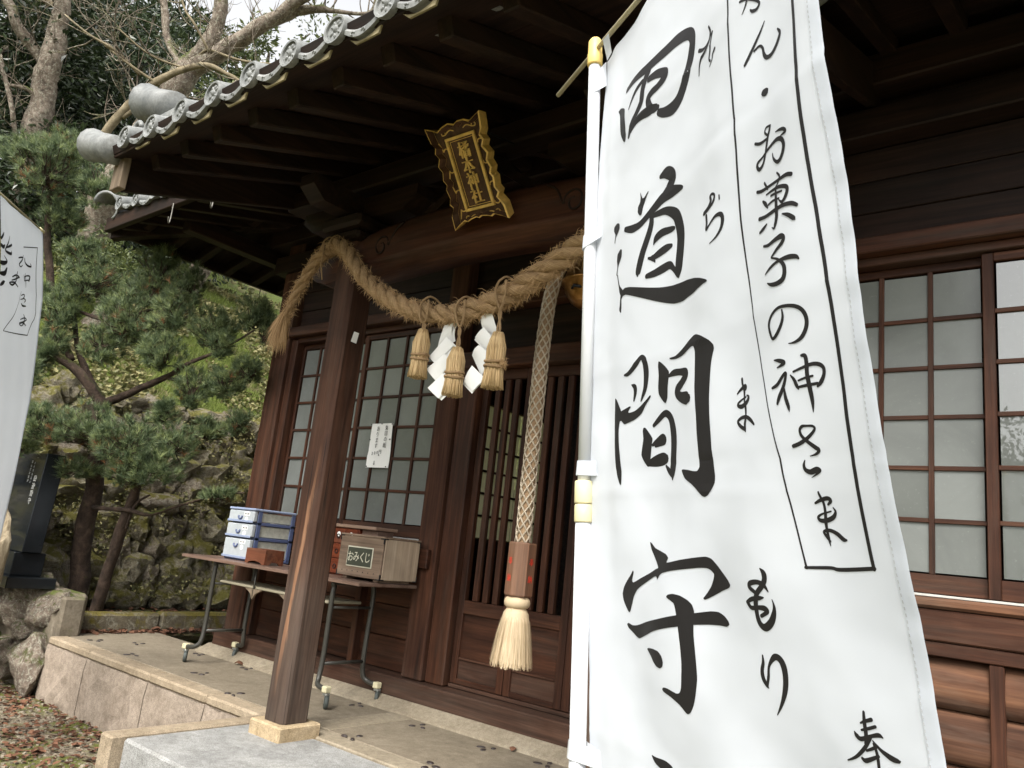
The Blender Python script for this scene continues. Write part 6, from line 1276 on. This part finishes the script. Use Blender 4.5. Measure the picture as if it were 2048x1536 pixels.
# ------------------------------------------------------------------ ground cover, fallen leaves, gravel
rn = random.Random(8); m = MB(); m2 = MB()
for i in range(34000):
    s = rn.random()**1.3*7.0; y = rn.uniform(1.2, 13) if i % 3 == 0 else rn.uniform(1.2, 7.2); P = hillpt(s, y); k = noise.noise(Vector((s*.9, y*.9, 11)))
    if k > 0.02 or (0.2 < s < 1.5 and 4.2 < y < 5.2):
        for j in range(2): 
            d = Vector((rn.gauss(.2, .3), rn.gauss(0, .35), 1)).normalized(); l = rn.uniform(.05, .14); w = d.cross(Vector((rn.gauss(0, 1), rn.gauss(0, 1), 0))).normalized()*.006
            q = P+Vector((rn.gauss(0, .03), rn.gauss(0, .03), -.02)); m2.add([q-w, q+w, q+d*l+Vector((.02, 0, 0))], [(0, 1, 2)])
    else: leafquads(m, P+Vector((0.02, 0, rn.uniform(0, .06))), Vector((rn.gauss(.3, .6), rn.gauss(0, .6), rn.gauss(.1, .4))), rn.uniform(.04, .085)*(1+s*.12), rn, .7)
for i in range(15000):   # plants rooted in the wall joints
    z = rn.uniform(.2, 2.15); y = rn.uniform(2.1, 5.8)
    if noise.noise(Vector((y*1.6, z*1.6, 5)))+0.5*noise.noise(Vector((y*5, z*5, 2))) < .2-0.22*(z > 1.2): continue
    leafquads(m, Vector((wx(z)+rn.uniform(.1, .24), y, z)), Vector((rn.gauss(.6, .4), rn.gauss(0, .6), rn.gauss(-.1, .5))), rn.uniform(.02, .05), rn, .65)
tag(m.build('ground_cover', IVY), 'low leafy ground cover spread over the bank', 'ground cover', kind='stuff')
tag(m2.build('bank_grass', GRASS), 'bright green grass tufts growing on the bank', 'grass', kind='stuff')
def litter(name, label, cnt, area, mat, szs, seed, dens=None):
    rn = random.Random(seed); m = MB()
    for i in range(cnt):
        x, y, z = area(rn); 
        if dens and rn.random() > dens(x, y): continue
        L = rn.uniform(*szs); a = rn.uniform(0, 6.283); d = Vector((math.cos(a), math.sin(a), rn.gauss(0, .18))).normalized(); s = Vector((-math.sin(a), math.cos(a), rn.gauss(0, .25))).normalized()*L*rn.uniform(.22, .36)
        cu = L*rn.uniform(-.05, .16); P = Vector((x, y, z+rn.uniform(0.004, .02)))
        m.add([P, P+d*L*.3+s+Vector((0, 0, cu)), P+d*L*.7+s*.9+Vector((0, 0, cu)), P+d*L, P+d*L*.7-s*.9+Vector((0, 0, cu)), P+d*L*.3-s+Vector((0, 0, cu)), P+d*L*.5+Vector((0, 0, -cu*.2))], [(0, 1, 6), (1, 2, 6), (2, 3, 6), (3, 4, 6), (4, 5, 6), (5, 0, 6)])
    return tag(m.build(name, mat), label, 'leaf litter', kind='stuff')
litter('fallen_leaves', 'red-brown fallen leaves lying over the gravel at lower left', 5200, lambda r: (r.uniform(-8.2, -3.6), r.uniform(0.9, 2.79), GZ), DEAD, (.025, .06), 4, lambda x, y: 0.35+0.6*(noise.noise(Vector((x*1.6, y*1.6, 0))) > -0.05)+(0.4 if y > 2.5 else 0))
litter('gutter_leaves', 'brown leaves gathered in the gutter beside the mossy kerb', 900, lambda r: (r.uniform(-7.0, -6.82), r.uniform(2.95, 6), -0.02+r.uniform(0, .02)), DEAD, (.03, .07), 5)
litter('bed_leaves', 'brown leaves scattered under the pine tree', 500, lambda r: (r.uniform(-7.8, -7.12), r.uniform(2.9, 6), .095), DEAD, (.03, .06), 6)
rn = random.Random(12); m = MB()
for i in range(5000):
    x, y = rn.uniform(-7.8, -3.4), rn.uniform(0.9, 2.78); r_ = rn.uniform(.005, .016); v = []
    for zz, q in ((0, 1), (.6, .8)):
        for k in range(5): a = 1.2566*k+i; v.append((x+r_*q*math.cos(a)*rn.uniform(.7, 1.2), y+r_*q*math.sin(a)*rn.uniform(.7, 1.2), GZ+zz*r_))
    m.add(v, [(k, (k+1) % 5, 5+(k+1) % 5, 5+k) for k in range(5)]+[(5, 6, 7, 8, 9)])
tag(m.build('gravel', PEBB), 'loose pale gravel on the ground at lower left', 'gravel', kind='stuff')
def one_leaf(name, label, x, y, z, L, a):
    d = Vector((math.cos(a), math.sin(a), 0)); s = Vector((-math.sin(a), math.cos(a), 0))*L*.4; up_ = Vector((0, 0, L*.45)); v = []
    for i in range(7):
        t = i/6; w = math.sin(math.pi*t)**.7
        for k in (-1, 0, 1): v.append(Vector((x, y, z+.004))+d*L*t+s*w*k+up_*(math.sin(math.pi*t)*(.9 if k == 0 else .55)))
    tag(mk(name, v, [(i*3+k, i*3+k+1, i*3+k+4, i*3+k+3) for i in range(6) for k in (0, 1)], DEAD, None, True), label, 'leaf', 'single fallen leaves')
one_leaf('fallen_leaf', 'curled dark red leaf on the concrete beside the porch post', -5.30, 3.70-0.16, 0, .075, .3)
one_leaf('fallen_leaf', 'small brown leaf against the mortar skirt right of the bell rope', -2.66, 3.53, 0.002, .05, 2.0)
print('objects', len(bpy.data.objects))
